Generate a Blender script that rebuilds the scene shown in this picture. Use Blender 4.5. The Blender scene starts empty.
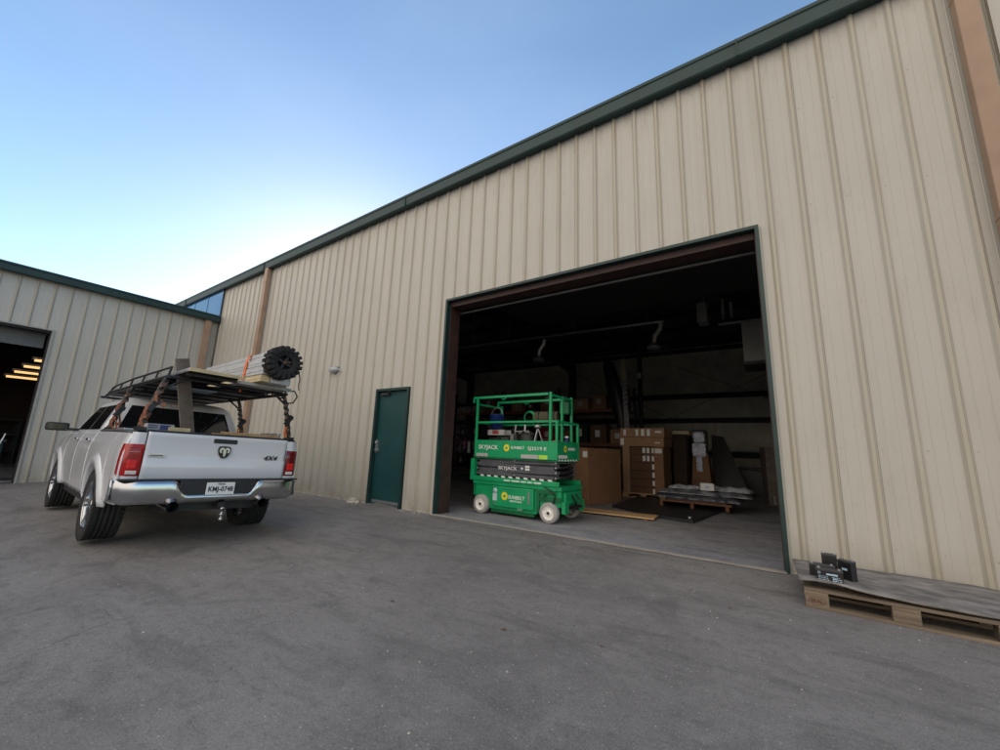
import bpy, math, random
from mathutils import Vector, Matrix
random.seed(7)
PI = math.pi
S = bpy.context.scene
C = S.collection
R = math.radians

# ---------------------------------------------------------------- materials
MATS = {}
def mat(name, col, rough=.6, metal=0., n=.12, ns=6., bump=0., bs=60., col2=None, spec=.5, coat=0., stretch=(1, 1, 1), trans=0., emit=0.):
    if name in MATS: return MATS[name]
    m = bpy.data.materials.new(name); m.use_nodes = True
    nt = m.node_tree; N = nt.nodes; L = nt.links
    b = N['Principled BSDF']
    b.inputs['Roughness'].default_value = rough
    b.inputs['Metallic'].default_value = metal
    b.inputs['Specular IOR Level'].default_value = spec
    b.inputs['Coat Weight'].default_value = coat
    if trans: b.inputs['Transmission Weight'].default_value = trans
    tc = N.new('ShaderNodeTexCoord'); mp = N.new('ShaderNodeMapping')
    mp.inputs['Scale'].default_value = stretch
    L.new(tc.outputs['Object'], mp.inputs[0])
    nz = N.new('ShaderNodeTexNoise'); nz.inputs['Scale'].default_value = ns; nz.inputs['Detail'].default_value = 6
    L.new(mp.outputs[0], nz.inputs['Vector'])
    rp = N.new('ShaderNodeValToRGB'); rp.color_ramp.elements[0].position = .3; rp.color_ramp.elements[1].position = .7
    c2 = col2 if col2 else tuple(c*(1+n) for c in col)
    c1 = col if col2 else tuple(c*(1-n) for c in col)
    rp.color_ramp.elements[0].color = (*c1, 1); rp.color_ramp.elements[1].color = (*c2, 1)
    L.new(nz.outputs['Fac'], rp.inputs[0]); L.new(rp.outputs[0], b.inputs['Base Color'])
    mr = N.new('ShaderNodeMapRange'); mr.inputs['To Min'].default_value = max(0, rough-.08); mr.inputs['To Max'].default_value = min(1, rough+.08)
    L.new(nz.outputs['Fac'], mr.inputs[0]); L.new(mr.outputs[0], b.inputs['Roughness'])
    if 'pine' in name:
        oi = N.new('ShaderNodeObjectInfo'); hs = N.new('ShaderNodeHueSaturation'); m3 = N.new('ShaderNodeMapRange')
        L.new(oi.outputs['Random'], m3.inputs[0]); m3.inputs['To Min'].default_value = .6; m3.inputs['To Max'].default_value = 1.25
        L.new(m3.outputs[0], hs.inputs['Value']); L.new(rp.outputs[0], hs.inputs['Color']); L.new(hs.outputs[0], b.inputs['Base Color'])
    if bump:
        n2 = N.new('ShaderNodeTexNoise'); n2.inputs['Scale'].default_value = bs; n2.inputs['Detail'].default_value = 4
        L.new(mp.outputs[0], n2.inputs['Vector'])
        bp = N.new('ShaderNodeBump'); bp.inputs['Strength'].default_value = bump; bp.inputs['Distance'].default_value = .01
        L.new(n2.outputs['Fac'], bp.inputs['Height']); L.new(bp.outputs[0], b.inputs['Normal'])
    if emit:
        b.inputs['Emission Color'].default_value = (*col, 1); b.inputs['Emission Strength'].default_value = emit
    MATS[name] = m
    return m

def wall_mat(name, axis):
    m = bpy.data.materials.new(name); m.use_nodes = True
    nt = m.node_tree; N = nt.nodes; L = nt.links; b = N['Principled BSDF']
    b.inputs['Roughness'].default_value = .48
    tc = N.new('ShaderNodeTexCoord'); sp = N.new('ShaderNodeSeparateXYZ'); L.new(tc.outputs['Object'], sp.inputs[0])
    def math_(op, a, c=None, v=None):
        x = N.new('ShaderNodeMath'); x.operation = op
        if hasattr(a, 'links'): L.new(a, x.inputs[0])
        else: x.inputs[0].default_value = a
        if c is not None:
            if hasattr(c, 'links'): L.new(c, x.inputs[1])
            else: x.inputs[1].default_value = c
        if v is not None: x.inputs[2].default_value = v
        return x.outputs[0]
    def noise(scale, st, det=5, rough=.55):
        mp = N.new('ShaderNodeMapping'); mp.inputs['Scale'].default_value = st; L.new(tc.outputs['Object'], mp.inputs[0])
        nz = N.new('ShaderNodeTexNoise'); nz.inputs['Scale'].default_value = scale; nz.inputs['Detail'].default_value = det
        nz.inputs['Roughness'].default_value = rough
        L.new(mp.outputs[0], nz.inputs['Vector']); return nz.outputs['Fac']
    def mix(f, a, c):
        x = N.new('ShaderNodeMix'); x.data_type = 'RGBA'
        L.new(f, x.inputs[0])
        for s_, i in ((a, 6), (c, 7)):
            if isinstance(s_, tuple): x.inputs[i].default_value = (*s_, 1)
            else: L.new(s_, x.inputs[i])
        return x.outputs[2]
    def rng(s_, a, c, lo=0., hi=1.):
        x = N.new('ShaderNodeMapRange'); L.new(s_, x.inputs[0])
        for i, v in enumerate((a, c, lo, hi)): x.inputs[i+1].default_value = v
        return x.outputs[0]
    cr = sp.outputs['X' if axis == 'x' else 'Y']
    off = RIB0 if axis == 'x' else RIBY0
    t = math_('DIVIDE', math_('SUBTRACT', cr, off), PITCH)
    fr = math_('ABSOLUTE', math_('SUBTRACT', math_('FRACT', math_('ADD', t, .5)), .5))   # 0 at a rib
    big = noise(.5, (1, 1, 1)); streak = noise(7, (1, 1, .06) , 6); fine = noise(40, (1, 1, .5))
    pan = N.new('ShaderNodeTexWhiteNoise'); pan.noise_dimensions = '1D'
    L.new(math_('FLOOR', math_('DIVIDE', t, 3.)), pan.inputs['W'])
    c = mix(rng(big, .3, .7), (.465, .446, .398), (.52, .498, .447))
    c = mix(rng(pan.outputs['Value'], 0, 1, 0, .16), c, (.57, .55, .48))
    c = mix(rng(streak, .5, .78, 0, .3), c, (.36, .325, .255))
    # tan tint along every rib: its warm reflected tone put into the colour
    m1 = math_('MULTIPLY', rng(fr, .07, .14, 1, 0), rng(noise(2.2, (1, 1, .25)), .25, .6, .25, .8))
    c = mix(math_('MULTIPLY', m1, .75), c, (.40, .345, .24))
    # mud splash along the foot of the sheets, rust under the eave line
    foot = math_('MULTIPLY', rng(sp.outputs['Z'], .0, .45, 1, 0), rng(noise(4, (1, 1, 1)), .35, .65, 0, .55))
    c = mix(foot, c, (.25, .21, .155))
    top = math_('MULTIPLY', rng(sp.outputs['Z'], 5.6, 6.3, 0, 1), rng(noise(9, (1, 1, .3)), .5, .72, 0, .6))
    c = mix(top, c, (.24, .165, .095))
    c = mix(rng(fine, .62, .75, 0, .15), c, (.30, .27, .22))
    # dark lap joint beside some ribs, and a soft scuffed grime on the flats
    sg = math_('MULTIPLY', math_('SUBTRACT', math_('FRACT', math_('ADD', t, .5)), .5), PITCH)
    ln = math_('MULTIPLY', rng(sg, .033, .036), rng(sg, .039, .042, 1, 0))
    wn = N.new('ShaderNodeTexWhiteNoise'); wn.noise_dimensions = '1D'; L.new(math_('FLOOR', math_('ADD', t, .5)), wn.inputs['W'])
    ln = math_('MULTIPLY', ln, rng(wn.outputs['Value'], .2, 1., .25, .85))
    c = mix(ln, c, (.13, .12, .10))
    c = mix(rng(noise(3.3, (1.4, 1.4, .5), 7, .7), .55, .75, 0, .3), c, (.37, .35, .30))
    L.new(c, b.inputs['Base Color'])
    bp = N.new('ShaderNodeBump'); bp.inputs['Strength'].default_value = .35; bp.inputs['Distance'].default_value = .035
    L.new(noise(2.2, (1, 1, .5), 2), bp.inputs['Height']); L.new(bp.outputs[0], b.inputs['Normal'])
    return m

PITCH = .305; RIB0 = -.115; RIBY0 = .855
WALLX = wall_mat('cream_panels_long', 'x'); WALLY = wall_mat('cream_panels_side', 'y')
M_GREEN = mat('eave_green', (.014, .042, .040), .55, 0, .25, 2)
M_TRIM = mat('green_trim', (.010, .035, .033), .45, 0, .2, 4)
M_DOOR = mat('teal_door', (.008, .058, .062), .42, 0, .12, 3)
M_BROWN = mat('tan_downspout', (.36, .235, .16), .5, 0, .12, 3)
M_OXIDE = mat('red_oxide_steel', (.045, .020, .017), .6, 0, .3, 5)
M_DKST = mat('dark_steel', (.022, .02, .022), .6, 0, .3, 5)
M_ROOFI = mat('dark_roof_liner', (.10, .105, .13), .8, 0, .3, 1.5)
M_INW = mat('interior_liner', (.84, .80, .69), .6, 0, .15, 1.2)
M_ZINC = mat('galvanised', (.42, .43, .44), .38, .8, .15, 12)
M_BLACK = mat('black_powdercoat', (.012, .012, .013), .42, 0, .3, 10)
M_RUB = mat('rubber', (.018, .018, .018), .82, 0, .3, 14, bump=.3)
M_PLAS = mat('black_plastic', (.02, .02, .022), .5, 0, .2, 8)
M_WHITEP = mat('white_truck_paint', (.70, .71, .74), .22, 0, .03, 2, coat=.6)
M_CHROME = mat('chrome', (.52, .53, .55), .2, 1, .06, 5)
M_GLASS = mat('tinted_glass', (.012, .013, .015), .04, 0, .1, 3, spec=.8)
M_RED = mat('red_lens', (.42, .012, .012), .12, 0, .1, 9, coat=.5)
M_REDD = mat('dark_red_lens', (.16, .006, .01), .12, 0, .1, 9, coat=.5)
M_LENSW = mat('clear_lens', (.72, .62, .58), .15, 0, .1, 20)
M_LG = mat('lift_green', (.006, .31, .115), .38, 0, .12, 5)
M_LGD = mat('lift_dark_arms', (.085, .088, .10), .5, 0, .2, 8)
M_WHITE = mat('white_print', (.8, .8, .78), .5, 0, .03)
M_YEL = mat('yellow_print', (.85, .72, .03), .5, 0, .05)
M_TYREG = mat('grey_nonmarking_tyre', (.36, .35, .335), .8, 0, .15, 10, bump=.2)
M_RIMW = mat('cream_wheel', (.78, .76, .70), .55, 0, .15, 14)
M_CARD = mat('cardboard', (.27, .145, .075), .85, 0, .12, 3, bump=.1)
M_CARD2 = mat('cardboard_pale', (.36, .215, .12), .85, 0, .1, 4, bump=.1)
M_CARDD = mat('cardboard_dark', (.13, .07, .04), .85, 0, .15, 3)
M_WOOD = mat('pale_pine', (.52, .33, .17), .7, 0, .25, 5, bump=.2, stretch=(.25, 4, 4))
M_WOODW = mat('weathered_pine', (.13, .10, .072), .85, 0, .35, 6, bump=.5, bs=30, stretch=(.3, 5, 5), col2=(.32, .245, .175))
M_WOODG = mat('grey_weathered_plywood', (.11, .10, .094), .85, 0, .3, 5, bump=.8, bs=26, stretch=(1.3, 2., 2.), col2=(.32, .295, .275))
M_PLANK = mat('grey_brown_board', (.12, .092, .075), .8, 0, .3, 8, bump=.3, col2=(.21, .175, .15))
M_ALU = mat('aluminium', (.55, .56, .57), .35, .7, .12, 8)
M_ORANGE = mat('orange_webbing', (.85, .19, .04), .7, 0, .15, 40)
M_STRAPB = mat('tan_webbing', (.15, .095, .07), .8, 0, .4, 40)
M_BLUE = mat('blue_plastic', (.012, .03, .16), .4, 0, .15, 6)
M_REDP = mat('red_plastic', (.35, .03, .03), .5, 0, .2, 6)
M_WRAP = mat('stretch_wrap', (.38, .40, .43), .18, 0, .35, 7, bump=1.0, bs=14, spec=.8)
M_WRAPM = mat('grey_wrap', (.20, .21, .23), .14, 0, .5, 7, bump=1.0, bs=10, spec=.9)
M_DSHEET = mat('dark_sheet', (.02, .021, .024), .5, 0, .25, 4)
M_PURP = mat('purple_pack', (.09, .05, .11), .6, 0, .4, 9)
M_CREAM = mat('cream_block', (.55, .45, .27), .8, 0, .15, 9, bump=.3)
M_FAST = mat('painted_screw', (.27, .24, .19), .5)
M_STONE = mat('pale_stone', (.48, .45, .38), .9, 0, .25, 9, bump=.8, bs=20)
M_BLUEGL = mat('blue_window_glass', (.03, .12, .26), .08, 0, .1, 2, spec=1.)

# ---------------------------------------------------------------- mesh helper
class MB:
    def __init__(s): s.v = []; s.f = []; s.sm = []; s.mi = []; s.cur = 0
    def add(s, vs, fs, smooth=False):
        o = len(s.v); s.v += [tuple(v) for v in vs]
        for f in fs: s.f.append([i+o for i in f]); s.sm.append(smooth); s.mi.append(s.cur)
        return s
    def box(s, a, b, M=None):
        (x0, y0, z0), (x1, y1, z1) = a, b
        vs = [(x0,y0,z0),(x1,y0,z0),(x1,y1,z0),(x0,y1,z0),(x0,y0,z1),(x1,y0,z1),(x1,y1,z1),(x0,y1,z1)]
        if M: vs = [M @ Vector(v) for v in vs]
        return s.add(vs, [(3,2,1,0),(4,5,6,7),(0,1,5,4),(1,2,6,5),(2,3,7,6),(3,0,4,7)])
    def bar(s, p, q, w, h, up=(0, 0, 1)):
        p = Vector(p); q = Vector(q); d = (q-p); L = d.length; d.normalize(); u = Vector(up)
        if abs(d.dot(u)) > .98: u = Vector((0, 1, 0))
        r = d.cross(u).normalized(); u = r.cross(d)
        M = Matrix((r, d, u)).transposed().to_4x4(); M.translation = p
        return s.box((-w/2, 0, -h/2), (w/2, L, h/2), M)
    def tube(s, pts, r, n=10, caps=True):
        pts = [Vector(p) for p in pts]; rings = []; k = len(pts)
        rr = r if isinstance(r, (list, tuple)) else [r]*k
        prev = None
        for i, p in enumerate(pts):
            d = (pts[min(i+1, k-1)]-pts[max(i-1, 0)]).normalized()
            a = prev if prev is not None else (Vector((0, 0, 1)) if abs(d.z) < .9 else Vector((1, 0, 0)))
            x = d.cross(a).normalized(); y = x.cross(d).normalized(); prev = y
            rings.append([p+(x*math.cos(2*PI*j/n)+y*math.sin(2*PI*j/n))*rr[i] for j in range(n)])
        vs = [v for g in rings for v in g]; fs = []
        for i in range(k-1):
            for j in range(n):
                a = i*n+j; b = i*n+(j+1) % n; fs.append((a, b, b+n, a+n))
        s.add(vs, fs, True)
        if caps: s.add(rings[0], [tuple(range(n))[::-1]]); s.add(rings[-1], [tuple(range(n))])
        return s
    def lathe(s, prof, c, ax, n=32, smooth=True):
        ax = Vector(ax).normalized(); a = Vector((0, 0, 1)) if abs(ax.z) < .9 else Vector((1, 0, 0))
        x = ax.cross(a).normalized(); y = ax.cross(x); c = Vector(c); vs = []; fs = []
        for (r, h) in prof:
            for j in range(n):
                t = 2*PI*j/n; vs.append(c+ax*h+(x*math.cos(t)+y*math.sin(t))*r)
        for i in range(len(prof)-1):
            for j in range(n):
                q = i*n+j; w = i*n+(j+1) % n; fs.append((q, w, w+n, q+n))
        return s.add(vs, fs, smooth)
    def grid(s, rows, smooth=True, close=False):
        n = len(rows[0]); vs = [v for r_ in rows for v in r_]; fs = []
        for i in range(len(rows)-1):
            for j in range(n if close else n-1):
                a = i*n+j; b = i*n+(j+1) % n; fs.append((a, b, b+n, a+n))
        return s.add(vs, fs, smooth)
    def prism(s, poly, vec):
        n = len(poly); p = [Vector(q) for q in poly]; vec = Vector(vec)
        vs = p+[q+vec for q in p]
        fs = [tuple(range(n))[::-1], tuple(range(n, 2*n))]+[(i, (i+1) % n, (i+1) % n+n, i+n) for i in range(n)]
        return s.add(vs, fs)
    def build(s, name, m, parent=None, bevel=0., solid=0., loc=None):
        me = bpy.data.meshes.new(name); me.from_pydata(s.v, [], s.f)
        me.polygons.foreach_set('use_smooth', s.sm)
        me.polygons.foreach_set('material_index', s.mi)
        for mm in (m if isinstance(m, (list, tuple)) else [m]): me.materials.append(mm)
        me.update()
        o = bpy.data.objects.new(name, me); C.objects.link(o)
        if parent: o.parent = parent
        if loc: o.location = loc
        if solid:
            d = o.modifiers.new('s', 'SOLIDIFY'); d.thickness = solid; d.offset = 0
        if bevel:
            d = o.modifiers.new('b', 'BEVEL'); d.width = bevel; d.segments = 2; d.limit_method = 'ANGLE'; d.angle_limit = R(40)
        return o

def each(mb, name, m, parent=None, bevel=0., solid=0.):
    """one object per connected piece of the mesh"""
    par = list(range(len(mb.v)))
    def find(i):
        while par[i] != i: par[i] = par[par[i]]; i = par[i]
        return i
    seen = {}
    for i, v in enumerate(mb.v):
        k = tuple(round(c, 5) for c in v)
        if k in seen: par[find(i)] = find(seen[k])
        else: seen[k] = i
    for f in mb.f:
        for i in f[1:]: par[find(i)] = find(f[0])
    groups = {}
    for j, f in enumerate(mb.f): groups.setdefault(find(f[0]), []).append(j)
    out = []
    for fs in groups.values():
        q = MB(); idx = {}
        for j in fs:
            for i in mb.f[j]:
                if i not in idx: idx[i] = len(q.v); q.v.append(mb.v[i])
            q.f.append([idx[i] for i in mb.f[j]]); q.sm.append(mb.sm[j]); q.mi.append(0)
        out.append(q.build(name, m, parent, bevel, solid))
    return out
def tag(o, label, cat, group=None):
    o['label'] = label; o['category'] = cat
    if group: o['group'] = group
    return o
def thing(name, label, cat, loc=(0, 0, 0), rz=0, group=None):
    o = bpy.data.objects.new(name, None); C.objects.link(o); o.location = loc; o.rotation_euler = (0, 0, rz)
    return tag(o, label, cat, group)
def structure(o): o['kind'] = 'structure'; return o
def copy_tree(o, parent=None):
    c = o.copy(); C.objects.link(c); c.parent = parent
    for ch in [x for x in C.objects if x.parent == o]: copy_tree(ch, c)
    return c
def lettering(name, txt, size, loc, right, up, m, parent, bold=0., shear=0., width=None, ext=.0015, align='CENTER'):
    cu = bpy.data.curves.new('t', 'FONT'); cu.body = txt; cu.size = size; cu.offset = bold; cu.shear = shear
    cu.extrude = ext; cu.align_x = align; cu.align_y = 'CENTER'; cu.resolution_u = 2
    o = bpy.data.objects.new('t', cu); C.objects.link(o); bpy.context.view_layer.update()
    me = bpy.data.meshes.new_from_object(o.evaluated_get(bpy.context.evaluated_depsgraph_get()))
    bpy.data.objects.remove(o)
    if width:
        xs = [v.co.x for v in me.vertices]; k = width/(max(xs)-min(xs))
        for v in me.vertices: v.co.x *= k
    rt = Vector(right).normalized(); u = Vector(up).normalized(); nn = rt.cross(u)
    M = Matrix((rt, u, nn)).transposed().to_4x4(); M.translation = Vector(loc)
    me.transform(M); me.materials.clear(); me.materials.append(m)
    q = bpy.data.objects.new(name, me); C.objects.link(q)
    if parent: q.parent = parent
    return q

# ---------------------------------------------------------------- ground
def sstep(t): t = max(0, min(1, t)); return t*t*(3-2*t)
def gz(x, y):
    d = max(0., min(.15, .137-.026*y))
    return -sstep((-x-2.6)/3.)*d

def ground_mat(name, base, dark, pale, crack=1.):
    m = bpy.data.materials.new(name); m.use_nodes = True
    nt = m.node_tree; N = nt.nodes; L = nt.links; b = N['Principled BSDF']; b.inputs['Roughness'].default_value = .9
    b.inputs['Specular IOR Level'].default_value = .3
    tc = N.new('ShaderNodeTexCoord')
    def noise(scale, det=6, st=(1, 1, 1), dist=0, rough=.55):
        mp = N.new('ShaderNodeMapping'); mp.inputs['Scale'].default_value = st; L.new(tc.outputs['Object'], mp.inputs[0])
        nz = N.new('ShaderNodeTexNoise'); nz.inputs['Scale'].default_value = scale; nz.inputs['Detail'].default_value = det
        nz.inputs['Distortion'].default_value = dist; nz.inputs['Roughness'].default_value = rough
        L.new(mp.outputs[0], nz.inputs['Vector']); return nz
    def rng(s_, a, c, lo=0., hi=1.):
        x = N.new('ShaderNodeMapRange'); L.new(s_, x.inputs[0])
        for i, v in enumerate((a, c, lo, hi)): x.inputs[i+1].default_value = v
        return x.outputs[0]
    def mix(f, a, c):
        x = N.new('ShaderNodeMix'); x.data_type = 'RGBA'; L.new(f, x.inputs[0])
        for s_, i in ((a, 6), (c, 7)):
            if isinstance(s_, tuple): x.inputs[i].default_value = (*s_, 1)
            else: L.new(s_, x.inputs[i])
        return x.outputs[2]
    c = mix(rng(noise(.45, 7, dist=.6).outputs['Fac'], .35, .65), base, pale)
    c = mix(rng(noise(1.6, 8, (1, 2.2, 1), .8, .65).outputs['Fac'], .48, .7, 0, .55), c, dark)
    c = mix(rng(noise(5, 8, rough=.7).outputs['Fac'], .5, .68, 0, .6), c, pale)
    c = mix(rng(noise(17, 6, rough=.75).outputs['Fac'], .5, .66, 0, .38), c, dark)
    c = mix(rng(noise(30, 6, rough=.75).outputs['Fac'], .54, .68, 0, .5), c, pale)
    c = mix(rng(noise(.9, 5, dist=1.2).outputs['Fac'], .60, .72, 0, .45), c, dark)
    c = mix(rng(noise(95, 3).outputs['Fac'], .56, .7, 0, .45), c, tuple(v*1.75 for v in pale))
    c = mix(rng(noise(130, 3).outputs['Fac'], .56, .68, 0, .6), c, tuple(v*.45 for v in dark))
    c = mix(rng(noise(1.1, 7, (.35, 2.5, 1), .4, .7).outputs['Fac'], .54, .7, 0, .5), c, dark)
    c = mix(rng(noise(3.1, 8, (2.0, .5, 1), 1.5, .75).outputs['Fac'], .62, .74, 0, .6), c, tuple(v*1.3 for v in pale))
    # sparse pale grit
    vo = N.new('ShaderNodeTexVoronoi'); vo.inputs['Scale'].default_value = 16; L.new(tc.outputs['Object'], vo.inputs['Vector'])
    c = mix(rng(vo.outputs['Distance'], .045, .075, .8, 0), c, tuple(v*2.1 for v in pale))
    # old oil drips
    v3 = N.new('ShaderNodeTexVoronoi'); v3.inputs['Scale'].default_value = .75; v3.inputs['Randomness'].default_value = 1
    a3 = N.new('ShaderNodeVectorMath'); a3.operation = 'MULTIPLY_ADD'; L.new(noise(6, 4).outputs['Color'], a3.inputs[0]); a3.inputs[1].default_value = (.12, .12, 0); L.new(tc.outputs['Object'], a3.inputs[2]); L.new(a3.outputs[0], v3.inputs['Vector'])
    c = mix(rng(v3.outputs['Distance'], .05, .10, .38, 0), c, tuple(v*.55 for v in dark))
    # cracks
    ad = N.new('ShaderNodeVectorMath'); ad.operation = 'MULTIPLY_ADD'
    nn = noise(1.4, 5); L.new(nn.outputs['Color'], ad.inputs[0]); ad.inputs[1].default_value = (.75, .75, .75); L.new(tc.outputs['Object'], ad.inputs[2])
    v2 = N.new('ShaderNodeTexVoronoi'); v2.feature = 'DISTANCE_TO_EDGE'; v2.inputs['Scale'].default_value = .42; L.new(ad.outputs[0], v2.inputs['Vector'])
    gate = rng(noise(.6, 3).outputs['Fac'], .5, .58)
    mm = N.new('ShaderNodeMath'); mm.operation = 'MULTIPLY'; L.new(rng(v2.outputs['Distance'], .001, .0045, .75*crack, 0), mm.inputs[0]); L.new(gate, mm.inputs[1])
    c = mix(mm.outputs[0], c, tuple(v*.25 for v in dark))
    L.new(c, b.inputs['Base Color'])
    bp = N.new('ShaderNodeBump'); bp.inputs['Strength'].default_value = .55; bp.inputs['Distance'].default_value = .006
    L.new(noise(70, 5, rough=.7).outputs['Fac'], bp.inputs['Height'])
    bp2 = N.new('ShaderNodeBump'); bp2.inputs['Strength'].default_value = .3; bp2.inputs['Distance'].default_value = .04
    L.new(noise(4, 5).outputs['Fac'], bp2.inputs['Height']); L.new(bp.outputs[0], bp2.inputs['Normal'])
    L.new(bp2.outputs[0], b.inputs['Normal'])
    return m
M_ASPH = ground_mat('old_asphalt', (.188, .174, .164), (.10, .093, .088), (.285, .265, .248), .5)
M_SLAB = ground_mat('concrete_slab', (.20, .20, .215), (.09, .09, .10), (.34, .34, .36), .4)

g = MB()
xs = [-400, -150, -60, -30, -20]+[-16+.5*i for i in range(33)]+[1, 3, 6, 12, 30, 100, 400]
ys = [-400, -120, -40, -15, -8, -5]+[-4+.5*i for i in range(18)]+[4.8, 5.18, 5.215]
g.grid([[(x, y, gz(x, y)) for x in xs] for y in ys])
structure(g.build('asphalt_ground', M_ASPH))
g = MB(); g.grid([[(x, y, -.21) for x in (-400, 400)] for y in (5.215, 400)])
structure(g.build('far_ground', M_ASPH))

# ---------------------------------------------------------------- ribbed sheet
W = 5.24
def ribbed(mb, a0, a1, z0, z1, fx, off, zc=None):
    """strip of ribbed cladding from a0 to a1; fx(a, out) -> (x, y); out = how far proud"""
    k0 = math.floor((a0-off)/PITCH)-1; pr = []
    k = k0
    while off+k*PITCH < a1+PITCH:
        c = off+k*PITCH
        pr += [(c-.036, 0), (c-.012, .026), (c+.016, .026), (c+.030, 0), (c+.098, 0), (c+.105, .003), (c+.112, 0), (c+.193, 0), (c+.2, .003), (c+.207, 0)]
        k += 1
    pts = []
    for i, (a, o_) in enumerate(pr):
        if a0 <= a <= a1:
            if not pts and i and a > a0:
                p, q = pr[i-1]; t = (a0-p)/(a-p); pts.append((a0, q+(o_-q)*t))
            pts.append((a, o_)); last = i
    if pts[-1][0] < a1:
        p, q = pr[last]; a, o_ = pr[last+1]; t = (a1-p)/(a-p); pts.append((a1, q+(o_-q)*t))
    rows = []
    for z in (z0, z1): rows.append([(*fx(a, o_), z) for a, o_ in pts])
    mb.grid(rows, smooth=False)

FX = lambda a, o_: (a, W-.02-o_)
OX0, OX1, OZ = -4.80, .02, 3.80        # roller opening
DX0, DX1, DZ = -6.60, -5.64, 2.24      # personnel door
EZ = 6.30
wh = thing('warehouse', 'large cream ribbed metal warehouse with a dark green eave and a wide open bay', 'warehouse', (0, 0, 0))
m = MB()
ribbed(m, -26, DX0, -.25, EZ, FX, RIB0); ribbed(m, DX0, DX1, DZ, EZ, FX, RIB0); ribbed(m, DX1, OX0, -.25, EZ, FX, RIB0)
ribbed(m, OX0, OX1, OZ, EZ, FX, RIB0); ribbed(m, OX1, 2.10, -.25, EZ, FX, RIB0)
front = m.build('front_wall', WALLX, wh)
m = MB(); ribbed(m, W-.02, 26, -.25, EZ, lambda a, o_: (2.12+o_, a), RIBY0)
m.box((2.07, W-.07, -.2), (2.155, W+.03, EZ))
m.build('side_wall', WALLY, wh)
# interior liner of the front wall
m = MB()
for a, b_, z0, z1 in ((-26, DX0-.05, 0, EZ), (DX0-.05, DX1+.05, DZ+.05, EZ), (DX1+.05, OX0-.05, 0, EZ), (OX0-.05, OX1+.05, OZ+.05, EZ), (OX1+.05, 2.05, 0, EZ)):
    m.box((a, W+.2, z0), (b_, W+.23, z1))
m.build('inner_front_wall', M_INW, wh)
# eave gutter: stepped box with shadow lip
ez0, ez1 = 6.15, 6.40
m = MB(); prof = [(W-.0, ez0+.02), (W-.155, ez0), (W-.17, ez0+.02), (W-.175, ez1-.06), (W-.19, ez1-.045), (W-.19, ez1), (W-.16, ez1), (W+.05, ez1+.03)]
m.prism([(-26, y, z) for y, z in prof], (28.25, 0, 0))
m.build('eave_gutter', M_GREEN, wh)
m = MB(); x = -24.4
while x < 2: m.box((x, W-.1935, ez0-.002), (x+.012, W-.15, ez1+.003)); x += 6.1
each(m, 'gutter_joint', M_GREEN, wh)
# roof: gable with the ridge along x
BD = 20.75; RZ = 7.1; YM = (W+BD)/2
m = MB()
for z_ in (0,):
    m.prism([(-26, W-.05, 6.40), (-26, YM, RZ+.12), (-26, BD+.1, 6.40), (-26, BD+.1, 6.36), (-26, YM, RZ+.06), (-26, W-.05, 6.34)], (28.2, 0, 0))
m.build('roof', M_ROOFI, wh)
y = W+1.; k = 0
while y < BD:
    zz = 6.34+(RZ+.06-6.34)*(1-abs(y-YM)/(YM-W))
    MB().box((-25, y-.035, zz-.22), (2.0, y+.035, zz-.01)).build('purlin', M_DKST, wh); y += 1.45
for x in (-16.4, -9.05, -1.0+.9):
    m = MB(); z1 = 6.1
    m.prism([(x-.1, W+.3, 6.05), (x-.1, YM, RZ-.16), (x-.1, BD-.2, 6.05), (x-.1, BD-.2, 5.45), (x-.1, YM, RZ-.75), (x-.1, W+.3, 5.45)], (.2, 0, 0))
    m.build('rafter', M_DKST, wh)
    if x < -2: MB().box((x-.13, BD-.5, 0), (x+.13, BD-.1, 6.05)).build('column', M_DKST, wh)
# back wall: liner panels with girts
m = MB(); x = -25.
back = MB(); ribbed(back, -25, 2.1, 0, 6.4, lambda a, o_: (a, BD-o_*.6), .03); back.build('back_wall', M_INW, wh)
for z in (1.25, 2.79, 3.95): MB().box((-25, BD-.26, z-.11), (2.05, BD-.03, z+.11)).build('girt', M_DKST, wh)
MB().box((-25, BD-.08, 0), (2.05, BD-.03, .14)).build('base_angle', M_DKST, wh)
m = MB(); m.box((-25.9, W+.2, 0), (-25.8, BD, 6.4)); m.build('end_wall', M_INW, wh)
m = MB(); m.box((2.03, W+.2, 0), (2.06, BD, 6.3)); m.build('inner_side_wall', M_INW, wh)
for gx in (2.03, -25.95): MB().prism([(gx, W-.0, 6.28), (gx, BD, 6.28), (gx, BD, 6.38), (gx, YM, RZ+.09), (gx, W+.0, 6.38)], (.05, 0, 0)).build('gable_panel', M_INW, wh)
m = MB(); a = (-9.0, BD-.3, 5.4); m.tube([(-9, BD-.3, 5.5), (-4.0, BD-.3, 2.9)], .008, 6); m.tube([(-4, BD-.3, 5.6), (1.8, BD-.3, 2.9)], .008, 6); m.tube([(-4, BD-.3, 2.9), (1.8, BD-.3, 5.6)], .008, 6)
each(m, 'brace_rod', M_DKST, wh)
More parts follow.
